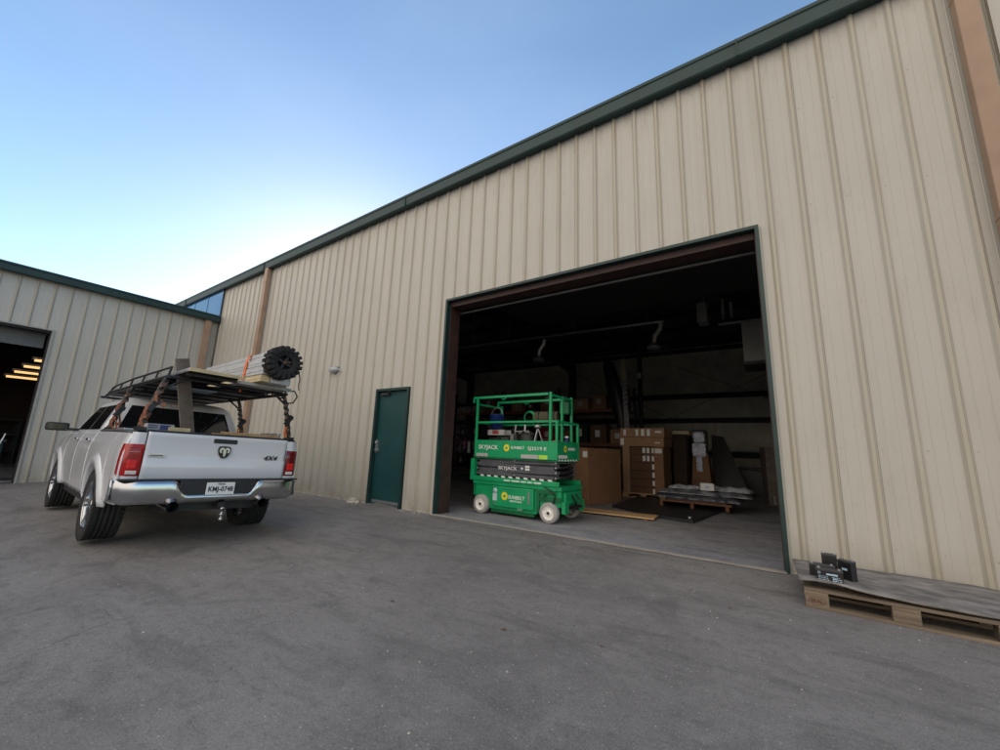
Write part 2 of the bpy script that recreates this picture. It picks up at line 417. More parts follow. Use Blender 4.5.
# opening frame
m = MB(); t = .04
m.box((OX0-t, W-.07, -.02), (OX0, W+.03, OZ+t)); m.box((OX1, W-.07, -.02), (OX1+t, W+.03, OZ+t)); m.box((OX0, W-.07, OZ), (OX1, W+.03, OZ+t))
m.build('opening_trim', M_TRIM, wh)
m = MB(); m.box((OX0-.02, W+.032, 0), (OX0+.02, W+.29, OZ)); m.box((OX0-.2, W+.25, 0), (OX0+.0, W+.295, 6.1)); m.build('jamb', M_OXIDE, wh); m = MB()
m.box((OX1-.01, W+.032, 0), (OX1+.03, W+.29, OZ)); m.build('jamb', M_OXIDE, wh)
m = MB(); m.box((OX0+.022, W+.032, OZ-.09), (OX1-.012, W+.28, OZ-.002)); m.build('header', M_OXIDE, wh)
m = MB(); m.box((OX0+.03, W+.3, OZ-.145), (OX1-.02, W+.33, OZ-.12)); m.build('door_track', mat('dull_track', (.12, .12, .12), .7), wh)
# rolled bay door up under the header
m = MB(); 
for i in range(5): m.box((OX0-.1, W+.42+i*.6, OZ+.35+i*.05), (OX1+.1, W+1.0+i*.6, OZ+.39+i*.05))
m.build('overhead_door', M_DKST, wh)
# personnel door
d = MB().box((DX0+.055, W-.0, .03), (DX1-.055, W+.045, DZ-.055)).build('personnel_door', M_DOOR, wh, bevel=.004)
m = MB(); m.box((DX0+.1, W-.045, .98), (DX0+.15, W-.003, 1.22)); m.tube([(DX0+.125, W-.05, 1.03), (DX0+.125, W-.075, 1.03), (DX0+.25, W-.075, 1.03)], .011, 8); m.lathe([(0, .0), (.022, .0), (.022, .03), (0, .03)], (DX0+.125, W-.04, 1.17), (0, -1, 0), 16)
m.build('handle', M_ZINC, d)
for z in (.3, 1.15, 1.95): MB().box((DX1-.075, W-.012, z), (DX1-.052, W+.0, z+.11)).build('hinge', M_ZINC, d)
m = MB(); m.box((DX0+.12, W-.05, DZ-.135), (DX0+.36, W-.002, DZ-.085)); m.tube([(DX0+.3, W-.04, DZ-.09), (DX0+.48, W-.11, DZ-.075)], .008, 6); m.build('closer', M_DKST, d)
MB().box((DX0+.07, W-.003, .04), (DX1-.07, W-.0005, .09)).build('sweep', M_ZINC, d)
m = MB(); m.box((DX0, W-.075, -.05), (DX0+.05, W+.06, DZ)); m.box((DX1-.05, W-.075, -.05), (DX1, W+.06, DZ)); m.box((DX0+.05, W-.075, DZ-.05), (DX1-.05, W+.06, DZ)); m.build('door_frame', M_TRIM, wh)
MB().box((DX0+.05, W-.09, -.04), (DX1-.05, W+.06, .02)).build('threshold', M_ZINC, wh)
# downspouts
def downspout(x0, x1, y0, y1, z1, par):
    m = MB(); m.box((x0, y0, .0), (x1, y1, z1)); z = .9
    while z < z1: m.box((x0-.006, y0-.006, z), (x1+.006, y1, z+.04)); z += 2.4
    m.prism([(x0, y0, -.02), (x0, y0-.12, -.08), (x0, y0-.12, .02), (x0, y0, .12)], (x1-x0, 0, 0))
    return m.build('downspout', M_BROWN, par, bevel=.008)
downspout(-12.12, -11.94, 5.07, 5.18, 6.2, wh)
downspout(1.83, 1.985, 5.07, 5.18, 6.2, wh)
# clerestory glass strip above the lower roof
m = MB(); m.box((-25, W-.09, 5.0), (-15.12, W-.06, 6.2)); cw = m.build('clerestory_window', M_BLUEGL, wh)
m = MB()
for x in [-15.12-1.2*i for i in range(8)]: m.box((x-.02, W-.1, 5.0), (x+.02, W-.092, 6.2))
each(m, 'mullion', M_BLUEGL, cw)
# screws on the ribs of the front wall
m = MB(); k = -30
for k in range(-30, 8):
    for z in (.35, 1.25, 2.75, 3.95, 5.2, 6.1):
        x = RIB0+k*PITCH+.07
        if OX0-.1 < x < OX1+.1 and z < OZ+.1: continue
        if DX0-.1 < x < DX1+.1 and z < DZ+.1: continue
        if x > 2.05: continue
        m.lathe([(0.0042, 0), (.0042, .003), (0, .004)], (x, W-.021, z), (0, -1, 0), 6, False)
m.build('fastener', M_FAST, wh)['kind'] = 'stuff'

# floor slab and pale edge
m = MB(); m.add([(-25.8, W-.02, .004), (2.03, W-.02, .004), (2.03, BD, .004), (-25.8, BD, .004)], [(0, 1, 2, 3)])
structure(m.build('floor', M_SLAB))
M_EDGE = ground_mat('slab_edge_concrete', (.36, .32, .27), (.16, .15, .13), (.44, .40, .35), 0)
m = MB(); pts = [OX0-.05+i*.08 for i in range(62)]
m.grid([[(x, W-.125+.012*math.sin(x*9)+random.uniform(-.008, .008), gz(x, 5.1)+.006) for x in pts], [(x, W-.075, .012) for x in pts], [(x, W-.018, .012) for x in pts]], False)
structure(m.build('slab_edge', M_EDGE))
# dirt line along the wall foot
m = MB()
for (a, b_) in ((-15, DX0), (DX1, OX0), (OX1+.06, 2.1)):
    for i in range(int((b_-a)*9)):
        x = random.uniform(a, b_); y = W-.08-abs(random.gauss(0, .05)); s_ = random.uniform(.004, .014)
        m.lathe([(0, s_*.6), (s_*.8, s_*.3), (s_, -s_*.5)], (x, y, gz(x, y)+s_*.3), (0, 0, 1), 5, False)
for i in range(420):
    x = random.uniform(-13, 2.5); y = random.uniform(.6, 5.1); s_ = random.uniform(.002, .006)
    m.lathe([(0, s_*.7), (s_*.8, s_*.3), (s_, -s_*.4)], (x, y, gz(x, y)+s_*.3), (0, 0, 1), 5, False)
o = m.build('gravel_grit', M_STONE); o['kind'] = 'stuff'
m = MB()
for i in range(60):
    x = random.uniform(-14, 2.2); y = W-.1-abs(random.gauss(0, .25)) if i % 3 else random.uniform(1.5, 5); a = random.uniform(0, 6.3); k = random.uniform(.012, .024); z = gz(x, y)+.004
    if OX0-.2 < x < OX1 and y > W-.2: continue
    ca, sa = math.cos(a), math.sin(a)
    m.add([(x+ca*k*u-sa*k*v, y+sa*k*u+ca*k*v, z+w_) for u, v, w_ in ((-1, 0, 0), (-.2, .45, .006), (1, .05, .002), (-.1, -.4, .008))], [(0, 3, 2, 1)])
o = m.build('dry_leaves', mat('dry_leaf', (.16, .09, .04), .8, 0, .3, 8), solid=.001); o['kind'] = 'stuff'

# wall light
t_ = thing('wall_light', 'small pale lamp fitting mounted on the ribbed wall left of the door', 'wall light', (-8.15, W-.06, 2.77))
m = MB(); m.grid([[(.15*r_*math.cos(a), -h_, .07*r_*math.sin(a)) for a in [2*PI*j/20 for j in range(20)]] for r_, h_ in ((1, 0), (1, .04), (.85, .07), (.4, .085), (.02, .088))], True, True); m.build('lamp_cover', mat('lamp_plastic', (.38, .39, .42), .3), t_)
MB().box((-.14, -.01, .05), (.14, .03, .08)).build('bracket', M_ZINC, t_)
m = MB(); m.tube([(.13, 0, 0), (.2, 0, -.02), (.22, .02, -.06)], .012, 6); m.build('conduit', M_ZINC, t_)

# stones by the door
m = MB()
for (dx, dy, r_) in ((0, 0, .09), (.11, .02, .06), (-.03, -.07, .05), (.05, -.05, .05)):
    rows = []
    for i in range(7):
        th = PI*i/6; rows.append([(dx+r_*1.25*math.sin(th)*math.cos(2*PI*j/9)*random.uniform(.8, 1.15), dy+r_*math.sin(th)*math.sin(2*PI*j/9)*random.uniform(.8, 1.15), r_*.6+r_*.7*math.cos(th)) for j in range(9)])
    m.grid(rows, True, True)
tag(m.build('broken_stone', M_STONE, None, loc=(-6.85, 5.05, gz(-6.85, 5.05)-.01)), 'lump of pale broken stone on the ground left of the teal door', 'stone')

# ---------------------------------------------------------------- left building
LX = -15.2
LFX = lambda a, o_: (LX+o_, a)
wk = thing('workshop_building', 'lower cream ribbed metal building at the left with a green eave', 'workshop', (0, 0, 0))
LO0, LO1, LOZ = -2.9, 1.60, 3.72
m = MB(); ribbed(m, LO1, W-.06, -.25, 5.05, LFX, RIBY0); ribbed(m, LO0, LO1, LOZ, 5.05, LFX, RIBY0); ribbed(m, -14, LO0, -.25, 5.05, LFX, RIBY0)
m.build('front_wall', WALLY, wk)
m = MB(); prof = [(LX, 4.99), (LX+.19, 4.96), (LX+.21, 4.98), (LX+.22, 5.12), (LX+.24, 5.14), (LX+.24, 5.18), (LX-.05, 5.21)]
m.prism([(x, W-.10, z) for x, z in prof], (0, -19.2, 0)); m.build('eave_gutter', M_GREEN, wk)
m = MB(); m.prism([(LX-.06, W-.1, 5.13), (LX-9.5, W-.1, 5.6), (LX-9.5, W-.1, 5.54), (LX-.06, W-.1, 5.07)], (0, -19.2, 0)); m.build('roof', M_ZINC, wk)
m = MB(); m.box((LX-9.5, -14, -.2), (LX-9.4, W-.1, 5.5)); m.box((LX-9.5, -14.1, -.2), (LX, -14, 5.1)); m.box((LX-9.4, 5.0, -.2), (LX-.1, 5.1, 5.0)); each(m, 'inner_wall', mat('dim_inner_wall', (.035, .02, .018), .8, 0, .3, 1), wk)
m = MB()
for k in range(-1, 2): pass
m.box((LX+.04, 4.78, 0), (LX+.15, 4.96, 5.0)); m.build('downspout', M_BROWN, wk, bevel=.008)
mat('pale_trim', (.42, .42, .40), .5)
m = MB(); m.box((LX-.02, LO1-.01, -.1), (LX+.035, LO1+.03, LOZ+.03)); m.box((LX-.02, LO0, LOZ), (LX+.035, LO1-.01, LOZ+.03)); m.build('opening_trim', mat('cream_trim', (.36, .345, .31), .5), wk)
m = MB(); m.box((LX-.3, LO0, LOZ-.05), (LX-.03, LO1-.03, LOZ+.0)); m.box((LX-.03, LO1-.03, -.1), (LX-.25, LO1+.05, LOZ)); m.build('jamb', M_DKST, wk)
m = MB(); m.box((LX-3.2, LO0, 3.9), (LX-.35, LO1+.1, 3.94))
m.build('overhead_door', mat('grey_door_back', (.17, .17, .17), .6), wk)
m = MB(); m.add([(LX-9.4, -14, -.08), (LX-.0, -14, -.08), (LX-.0, 5, -.08), (LX-9.4, 5, -.08)], [(0, 1, 2, 3)]); structure(m.build('workshop_floor', M_SLAB))
mt = mat('warm_tube', (1., .62, .25), .5, 0, .02, 3, emit=.65)
for i in range(4):
    t_ = thing('ceiling_light', ['nearest', 'second nearest', 'third nearest', 'farthest'][i]+' glowing tube light seen inside the left workshop opening', 'ceiling light', (LX-2.2-1.5*i, 2.88-.04*i, 3.17-.05*i), 0, 'tube lights in the left workshop')
    MB().box((-.10, -1.3, .03), (.10, 1.3, .09)).build('housing', M_WHITE, t_)
    MB().tube([(0, -1.25, 0), (0, 1.25, 0)], .035, 8).build('tube', mt, t_)
    m = MB(); m.tube([(0, -1, .09), (0, -1, 1.5)], .006, 5); m.tube([(0, 1, .09), (0, 1, 1.5)], .006, 5); each(m, 'chain', M_DKST, t_)
MB().box((LX-.5, LO0, 3.30), (LX-.45, LO1-.05, 3.78)).build('door_curtain', mat('grey_curtain', (.16, .165, .17), .7), wk)
# bench of gear and a bin inside left opening
t_ = thing('wheeled_bin', 'dark green wheeled bin with a pale hoop just inside the left opening', 'bin', (LX-.75, 1.05, -.08))
m = MB(); m.prism([(-.25, -.28, .1), (.2, -.28, .1), (.28, -.28, .95), (-.28, -.28, .95)], (0, .56, 0)); m.build('body', M_TRIM, t_, bevel=.02)
MB().box((-.31, -.31, .95), (.31, .31, 1.01)).build('lid', M_TRIM, t_, bevel=.01)
m = MB(); m.tube([(.3, .1, .35), (.34, .16, .7), (.33, .24, 1.05), (.28, .26, 1.15)], .014, 8); m.build('hoop', M_WHITE, t_)
for s_ in (-1, 1): MB().lathe([(.0, -.03), (.09, -.03), (.1, 0), (.09, .03), (0, .03)], (-.2, s_*.3, .1), (0, 1, 0), 16).build('wheel', M_RUB, t_)
def shelf(name, label, loc, w, dp, h, levels, rz=0, mm=None):
    t_ = thing(name, label, 'shelving', loc, rz); mm = mm or M_ZINC
    for x in (-w/2, w/2):
        for y in (-dp/2, dp/2): MB().box((x-.03, y-.03, 0), (x+.03, y+.03, h)).build('upright', mm, t_)
    for z in levels: MB().box((-w/2-.031, -dp/2-.034, z-.03), (w/2+.031, dp/2+.034, z+.03)).build('shelf_board', mm, t_)
    return t_
shelf('storage_shelf', 'grey shelving stocked with parts at the back of the left workshop', (LX-8.6, 0, -.08), 4.5, .8, 1.7, (.5, 1.1, 1.65), PI/2, M_DKST)
for i, (y, z, s_, mm) in enumerate(((-.9, 1.6, .3, M_REDP), (-.2, 1.6, .25, M_CARD), (.6, 1.6, .3, M_PURP), (.2, 1.05, .35, M_ZINC), (1.1, 1.05, .3, M_CARD2))):
    m = MB(); m.box((-s_/2, -s_/2, 0), (s_/2, s_/2, s_)); m.box((-s_/2-.01, -s_/2-.01, s_*.8), (s_/2+.01, s_/2+.01, s_*.86))
    tag(m.build('parts_box', mm, None, bevel=.008, loc=(LX-8.5, y, z)), ['red lidded box on the top shelf in the left workshop', 'brown carton on the top shelf in the left workshop', 'purple carton on the top shelf in the left workshop', 'grey metal box on the middle shelf in the left workshop', 'pale carton on the middle shelf in the left workshop'][i], 'box', 'boxes on the workshop shelving')
#NEXT
# ================================================================ pickup truck (local: +x forward, +y left, z up)
TX, TY, TA, TS, TZ = -6.52, 2.171, 3.0903, .92, -.084
TROLL = R(1.6)
truck = thing('pickup_truck', 'white crew cab pickup truck with chrome rear bumper parked tail to the camera', 'pickup truck', (TX, TY, TZ), TA)
truck.scale = (TS,)*3; truck.rotation_mode = 'XYZ'; truck.rotation_euler = (TROLL, 0, TA)
TM = Matrix.Translation((TX, TY, TZ)) @ Matrix.Rotation(TA, 4, 'Z') @ Matrix.Rotation(TROLL, 4, 'X') @ Matrix.Scale(TS, 4)
FA = 3.57; AR = .53; AC = .43
def hw(u, z):
    pts = [(.42, .925), (.5, .95), (.62, .968), (.9, .985), (1.08, .982), (1.2, .965), (1.29, .935), (1.36, .895)]
    for i in range(len(pts)-1):
        if z <= pts[i+1][0]: break
    (a, p), (b, q) = pts[i], pts[i+1]; t = max(0, min(1, (z-a)/(b-a))); v = p+(q-p)*t
    if u > 4.0: v -= .16*((u-4.0)/.6)**2
    if u < -.95: v -= .02*((-.95-u)/.17)**2
    fl = min(abs(u), abs(u-FA))                       # swell over the wheels
    if fl < .85: v += .028*(.5+.5*math.cos(PI*fl/.85))*max(0, min(1, (1.25-z)/.25))
    return v
def side_panel(name, u0, u1, zb, zt, m, arch=None, n=40, par=None):
    us = [u0+(u1-u0)*i/n for i in range(n+1)]
    if arch is not None:
        for e in (-AR, AR):
            for d in (-.012, -.003, .003, .012, .03): 
                if u0 < arch+e+d < u1: us.append(arch+e+d)
    us = sorted(us)
    for sgn in (1, -1):
        rows = []; out = MB()
        for u in us:
            lo = zb(u); hi = zt(u)
            if arch is not None and abs(u-arch) < AR: lo = max(lo, AC+math.sqrt(AR**2-(u-arch)**2))
            rows.append([(u, sgn*hw(u, lo+(hi-lo)*t/14), lo+(hi-lo)*t/14) for t in range(15)])
        if sgn < 0: rows = rows[::-1]
        out.grid(rows); out.build(name, m, par, solid=.02)
zrail = lambda u: 1.335+.01*(u+1.1)
zr = lambda u: .52
side_panel('bed_side', -1.13, .86, lambda u: .54, zrail, M_WHITEP, 0, par=truck)
side_panel('rear_door', .885, 1.93, lambda u: .47, lambda u: 1.345, M_WHITEP, par=truck)
side_panel('front_door', 1.945, 2.98, lambda u: .47, lambda u: 1.345-.02*max(0, u-2.4), M_WHITEP, par=truck)
side_panel('front_fender', 2.995, 4.55, lambda u: .50, lambda u: 1.33-.10*max(0, (u-3.0)/1.5), M_WHITEP, FA, par=truck)
MB().box((.5, -.9, .36), (2.98, .9, .5)).build('rocker', M_PLAS, truck)
MB().box((.9, -.88, .45), (4.3, .88, 1.22)).build('cabin_floor', M_PLAS, truck)
MB().box((-1.05, -.5, .42), (4.0, .5, .58)).build('chassis', M_PLAS, truck)
# fender flares: a lip swept along each arch
for ax_ in (0, FA):
    for s_ in (1, -1):
        m = MB(); rows = []
        for i in range(33):
            a = PI*(-.10+1.20*i/32)
            c, q = math.cos(a), math.sin(a)
            prof = [(AR-.03, .0-.06), (AR-.03, .02), (AR-.005, .045), (AR+.04, .046), (AR+.10, .014), (AR+.112, -.01)]
            row = []
            for r_, o_ in prof:
                u = ax_+r_*c; z = max(.46, AC+r_*q); row.append((u, s_*(hw(u, z)+o_*.8), z))
            rows.append(row)
        m.grid(rows); m.build('fender_flare', M_WHITEP, truck)
        m = MB(); m.grid([[(ax_+(AR-.01)*math.cos(PI*(.04+.92*i/20)), s_*y_, AC+(AR-.01)*math.sin(PI*(.04+.92*i/20))) for y_ in (.97, .55)] for i in range(21)])
        m.build('wheel_well', M_PLAS, truck)
        # wheel
        wv = s_*.845
        m = MB(); w2 = .15; rr = .425
        prof = [(.27, -w2+.02), (.34, -w2-.004), (.39, -w2), (rr-.012, -w2+.02), (rr, -w2+.045)]
        for gx in (-.07, -.02, .03, .075): prof += [(rr, gx-.012), (rr-.014, gx-.009), (rr-.014, gx+.003), (rr, gx+.006)]
        prof += [(rr, w2-.045), (rr-.012, w2-.02), (.39, w2), (.34, w2+.004), (.27, w2-.02)]
        m.lathe(prof, (ax_, wv, AC-.004), (0, 1, 0), 56)
        for j in range(52):
            a = 2*PI*j/52
            for e in (-1, 1):
                M = Matrix.Translation((ax_, wv, AC-.004)) @ Matrix.Rotation(a, 4, 'Y')
                m.box((rr-.03, e*(w2-.05) if e > 0 else -w2+.0, -.016), (rr+.003, e*(w2) if e > 0 else -w2+.05, .016), M)
        wheel = thing_ = bpy.data.objects.new('wheel', None); C.objects.link(wheel); wheel.parent = truck
        m.build('tyre', M_RUB, wheel)
        m = MB(); o_ = s_*1
        M0 = (ax_, wv, AC-.004)
        m.lathe([(.275, -.13), (.27, .02), (.262, .10), (.275, .135), (.285, .14)], M0, (0, o_, 0), 40)
        m.lathe([(.0, .115), (.05, .118), (.06, .10), (.075, .09), (.09, .05), (.09, -.05)], M0, (0, o_, 0), 24)
        for j in range(5):
            for e in (-.13, .13):
                a = 2*PI*j/5; dv = Vector((math.cos(a+e*.6), 0, math.sin(a+e*.6))); dw = Vector((math.cos(a+e*1.2), 0, math.sin(a+e*1.2)))
                c_ = Vector(M0)
                m.bar(c_+dv*.06+Vector((0, o_*.085, 0)), c_+dw*.272+Vector((0, o_*.115, 0)), .03, .045, up=(0, 1, 0))
        m.build('rim', M_CHROME, wheel)
        MB().lathe([(0, -.02), (.20, -.02), (.20, .0), (0, .0)], M0, (0, o_, 0), 32).build('brake_disc', M_DKST, wheel)
# bed: inner walls, floor, rail caps
m = MB(); m.box((-1.07, -.80, .78), (.85, .80, .82)); m.box((-1.07, .80, .78), (.85, .86, 1.335)); m.box((-1.07, -.86, .78), (.85, -.80, 1.335)); m.box((.80, -.80, .82), (.86, .80, 1.335))
m.build('bed_liner', M_PLAS, truck)
for s_ in (1, -1):
    m = MB()
    m.grid([[(u, s_*.80, zrail(u)+.004), (u, s_*.82, zrail(u)+.022), (u, s_*.895, zrail(u)+.020), (u, s_*.925, zrail(u)-.01)] for u in (-1.13, -.6, 0, .5, .86)])
    m.build('bed_rail_cap', M_PLAS, truck, solid=.008)
# tailgate
tg = MB(); rows = []
zs = [(.765, 0), (.785, -.022), (.93, -.030), (1.035, -.034), (1.055, -.018), (1.075, -.016), (1.2, -.024), (1.28, -.026), (1.315, -.034), (1.345, -.030), (1.352, 0.0), (1.35, .07)]
for v in [-.79, -.784]+[-.75+.1*i for i in range(16)]+[.784, .79]:
    e = .012 if abs(v) > .787 else 0
    rows.append([(-1.13+d+e, v, z) for z, d in zs])
tg.grid(rows, True); tailgate = tg.build('tailgate', M_WHITEP, truck)
MB().box((-1.125, -.785, .77), (-1.08, .785, 1.34)).build('inner_panel', M_WHITEP, tailgate)
MB().box((-1.16, -.79, 1.352), (-1.07, .79, 1.372)).build('top_cap', M_PLAS, tailgate, bevel=.006)
hd = MB().box((-1.168, -.135, 1.255), (-1.15, .135, 1.312)).build('handle', M_PLAS, tailgate, bevel=.008)
TR, TU = (0, -1, 0), (0, 0, 1)
# shield emblem with horned head
def flat(pts, x, c=(0, 0), k=1.): return [(x, c[0]-p[0]*k, c[1]+p[1]*k) for p in pts]
sh = [(-.075, .085), (0, .092), (.075, .085), (.088, .03), (.07, -.035), (.035, -.08), (0, -.092), (-.035, -.08), (-.07, -.035), (-.088, .03)]
em = MB(); em.prism(flat(sh, -1.178, (0, 1.145), .85), (.016, 0, 0))
em = em.build('emblem', M_BLACK, tailgate, bevel=.004)
m = MB()
m.prism(flat([(-.015, .05), (.015, .05), (.022, .0), (.012, -.055), (0, -.068), (-.012, -.055), (-.022, .0)], -1.184, (0, 1.145), .85), (.007, 0, 0))
for s_ in (-1, 1):
    m.prism(flat([(s_*.012, .066), (s_*.052, .066), (s_*.070, .038), (s_*.066, .002), (s_*.046, -.016), (s_*.036, .002), (s_*.046, .02), (s_*.038, .038), (s_*.016, .034)][::s_], -1.183, (0, 1.145), .85), (.006, 0, 0))
m.build('ram_head', M_CHROME, em)
lettering('lettering', '4X4', .085, (-1.166, -.575, 1.085), TR, TU, M_BLACK, tailgate, bold=.002, shear=.35, width=.19)
m = MB(); m.box((-1.168, .60, 1.068), (-1.158, .76, 1.092)); m = m.build('badge', M_CHROME, tailgate)
MB().box((-1.1695, .62, 1.075), (-1.1685, .74, 1.085)).build('badge_inlay', M_BLACK, m)
# tail lamps
for s_, mm, lo in ((1, M_RED, 0), (-1, M_REDD, 0)):  # right lamp's turned-away shade is put into its darker lens colour
    m = MB(); rows = []
    for z in (.845, .87, 1.0, 1.1, 1.19, 1.2):
        e = .0 if .85 < z < 1.195 else .012
        ww = 0
        rows.append([(-1.15+e, s_*(.80+ww), z), (-1.160+e, s_*.83, z), (-1.158+e, s_*.90, z), (-1.142+e, s_*.955, z), (-1.11+e*.3, s_*(hw(-1.1, z)+.010), z), (-1.06, s_*(hw(-1.05, z)+.012-e*.5), z), (-1.045, s_*(hw(-1.04, z)-.01), z)])
    if s_ > 0: rows = rows[::-1]
    tl = m.grid(rows); tl = m.build('tail_lamp', mm, truck)
    if s_ < 0: tl['label'] = 'darker tail lamp turned away on the right corner'
    m = MB(); m.box((-1.168, min(s_*.825, s_*.92), .862), (-1.150, max(s_*.825, s_*.92), .905)); m.build('reverse_lens', M_LENSW, tl, bevel=.006)
    m = MB()
    m.box((-1.170, min(s_*.835, s_*.92), .925), (-1.152, max(s_*.835, s_*.92), 1.02)); m.build('bright_lens', mat('bright_red_lens', (.75, .02, .02), .1, 0, .1, 20, coat=.5), tl, bevel=.01)
    m = MB()
    for i in range(5): m.box((-1.164, min(s_*.835, s_*.93), 1.045+i*.028), (-1.156, max(s_*.835, s_*.93), 1.051+i*.028))
    each(m, 'lens_rib', M_REDD, tl)
# corner skins behind lamps and gap beside the tailgate
for s_ in (1, -1):
    m = MB()
    m.grid([[(-1.13, s_*.80, z), (-1.142, s_*.86, z), (-1.138, s_*.93, z), (-1.115, s_*(hw(-1.1, z)-.005), z)][::s_] for z in (.60, .8, 1.0, 1.2, 1.3, 1.335)])
    m.build('bed_corner', M_WHITEP, truck)
MB().box((-1.11, -.795, .62), (-1.06, .795, .765)).build('rear_sill', M_PLAS, truck)
# bumper
bm = MB(); rows = []
for i in range(61):
    v = -1.0+2.0*i/60; av = abs(v)
    x = -1.27+.02*av+.13*max(0, (av-.75)/.25)**2.2
    top = .80; mid = 0
    dip = max(0, min(1, (.46-av)/.12)); dip = dip*dip*(3-2*dip)   # the plate pocket
    top = .795-.16*dip; bot = .535+.03*(av > .97)
    k = max(0, (av-.9)/.1); bot += .04*k
    rows.append([(x+.10, v, top+.012), (x+.03, v, top+.01), (x+.006, v, top-.008), (x-.006, v, top-.04*(1-.5*dip)), (x, v, (top+bot)/2-.01), (x+.012, v, bot+.03), (x+.035, v, bot+.004), (x+.09, v, bot)])
bm.grid(rows)
bump = bm.build('rear_bumper', M_CHROME, truck, solid=.006)
for s_ in (1, -1):
    m = MB(); m.grid([[(-1.13, s_*1.0, z), (-1.08, s_*1.005, z), (-1.0, s_*1.0, z+.0)][::s_] for z in (.57, .64, .72, .80)]); m.build('end_cap', M_CHROME, bump, solid=.01)
m = MB(); m.box((-1.262, -.42, .62), (-1.13, .42, .80)); m.build('step_pad', M_PLAS, bump, bevel=.01)
m = MB(); m.box((-1.25, -.97, .795), (-1.12, .97, .815)); m.build('top_step', M_PLAS, bump, bevel=.006)
pl = MB().box((-1.285, -.155, .625), (-1.272, .155, .775)).build('licence_plate', M_WHITE, bump, bevel=.004)
MD = mat('plate_ink', (.02, .02, .05), .6)
lettering('plate_number', 'KMJ-0748', .082, (-1.288, 0, .693), TR, TU, MD, bump, bold=.0016, width=.27)
lettering('plate_number', 'TEXAS', .028, (-1.288, 0, .755), TR, TU, MD, bump, bold=.0006)
for v in (.46, -.52):
    m = MB(); m.tube([(-.75, v, .50), (-1.1, v, .50), (-1.30, v, .505)], [.045, .052, .06], 18, caps=False); 
    et = m.build('exhaust_tip', M_CHROME, truck); MB().tube([(-1.302, v, .505), (-1.0, v, .5)], [.054, .046], 18, caps=False).build('exhaust_bore', M_BLACK, et)
m = MB(); m.box((-1.25, -.09, .46), (-.9, -.02, .53)); m.box((-1.33, -.075, .44), (-1.2, -.035, .46)); m = m.build('hitch', M_DKST, truck)
MB().lathe([(.0, .08), (.018, .079), (.030, .06), (.030, .045), (.014, .03), (.014, .0), (.028, -.005), (.028, -.02), (.012, -.022), (.012, -.05), (.024, -.052), (.026, -.08), (.008, -.09), (0, -.1)], (-1.30, -.055, .40), (0, 0, 1), 20).build('tow_ball', M_CHROME, hitch if False else m)
# axle, springs
m = MB(); m.tube([(0, -.75, .42), (0, .75, .42)], .045, 12); m.lathe([(0, -.14), (.12, -.09), (.15, 0), (.12, .09), (0, .14)], (0, 0, .42), (1, 0, 0), 20); m.build('rear_axle', M_DKST, truck)
m = MB(); m.box((-.9, .2, .5), (-.4, .65, .66)); m.tube([(.3, .3, .45), (-.7, .46, .5)], .04, 10); m.tube([(-.3, -.52, .48), (-.75, -.52, .5)], .075, 12); m.build('exhaust_pipe', M_DKST, truck)
# cabin
secs = [(1.335, .90, 3.42, .905), (1.42, .915, 3.28, .882), (1.60, .96, 3.0, .815), (1.76, 1.01, 2.76, .755), (1.83, 1.05, 2.62, .72), (1.885, 1.14, 2.48, .655), (1.915, 1.30, 2.30, .55), (1.925, 1.5, 2.1, .38)]
cb = MB(); rows = []
for z, a, b_, h_ in secs:
    ring = []
    for k in range(4):
        cx, cy = [(b_, h_), (a, h_), (a, -h_), (b_, -h_)][k]; r_ = min(.07, h_*.3)
        sx, sy = [(-1, -1), (1, -1), (1, 1), (-1, 1)][k]
        for t_ in range(5):
            an = [0, PI/2, PI, 1.5*PI][k]+t_*PI/8
            ring.append((cx+sx*r_+r_*math.cos(an), cy+sy*r_+r_*math.sin(an), z))
        if k in (0, 2):   # sides get extra points
            nx = [(a, h_), None, (b_, -h_)][k]
            for q in (.25, .5, .75): ring.append((cx+sx*r_+(nx[0]-sx*r_*1-cx-sx*r_)*q, nx[1], z))
    rows.append(ring)
cb.grid(rows, True, True); cb.add(rows[-1], [tuple(range(len(rows[-1])))])
cab = cb.build('cab', M_WHITEP, truck)
def at_side(z):
    for i in range(len(secs)-1):
        if z <= secs[i+1][0]: break
    p, q = secs[i], secs[i+1]; t = (z-p[0])/(q[0]-p[0]); return [p[j]+(q[j]-p[j])*t for j in range(4)]
def rear_pt(v, z, o_=.006): return (at_side(z)[1]-o_, v*at_side(z)[3], z)
def glass(name, f, us, zs_, par): 
    m = MB(); m.grid([[f(u, z) for u in us] for z in zs_], True); return m.build(name, M_GLASS, par)
zz = [1.375, 1.45, 1.53, 1.6, 1.68, 1.765]
glass('rear_window', lambda v, z: rear_pt(v*(.83+.0*z), z), [-1, -.5, 0, .5, 1], zz, cab)
for v in (-.28, .28): MB().add([rear_pt(v/.8-.012, 1.38, .010), rear_pt(v/.8+.012, 1.38, .010), rear_pt(v/.8+.012, 1.76, .010), rear_pt(v/.8-.012, 1.76, .010)], [(0, 1, 2, 3)]).build('window_bar', M_BLACK, cab)
m = MB(); m.box((1.022, -.15, 1.80), (1.05, .15, 1.84)); m.build('brake_lamp', M_REDD, cab, bevel=.004)
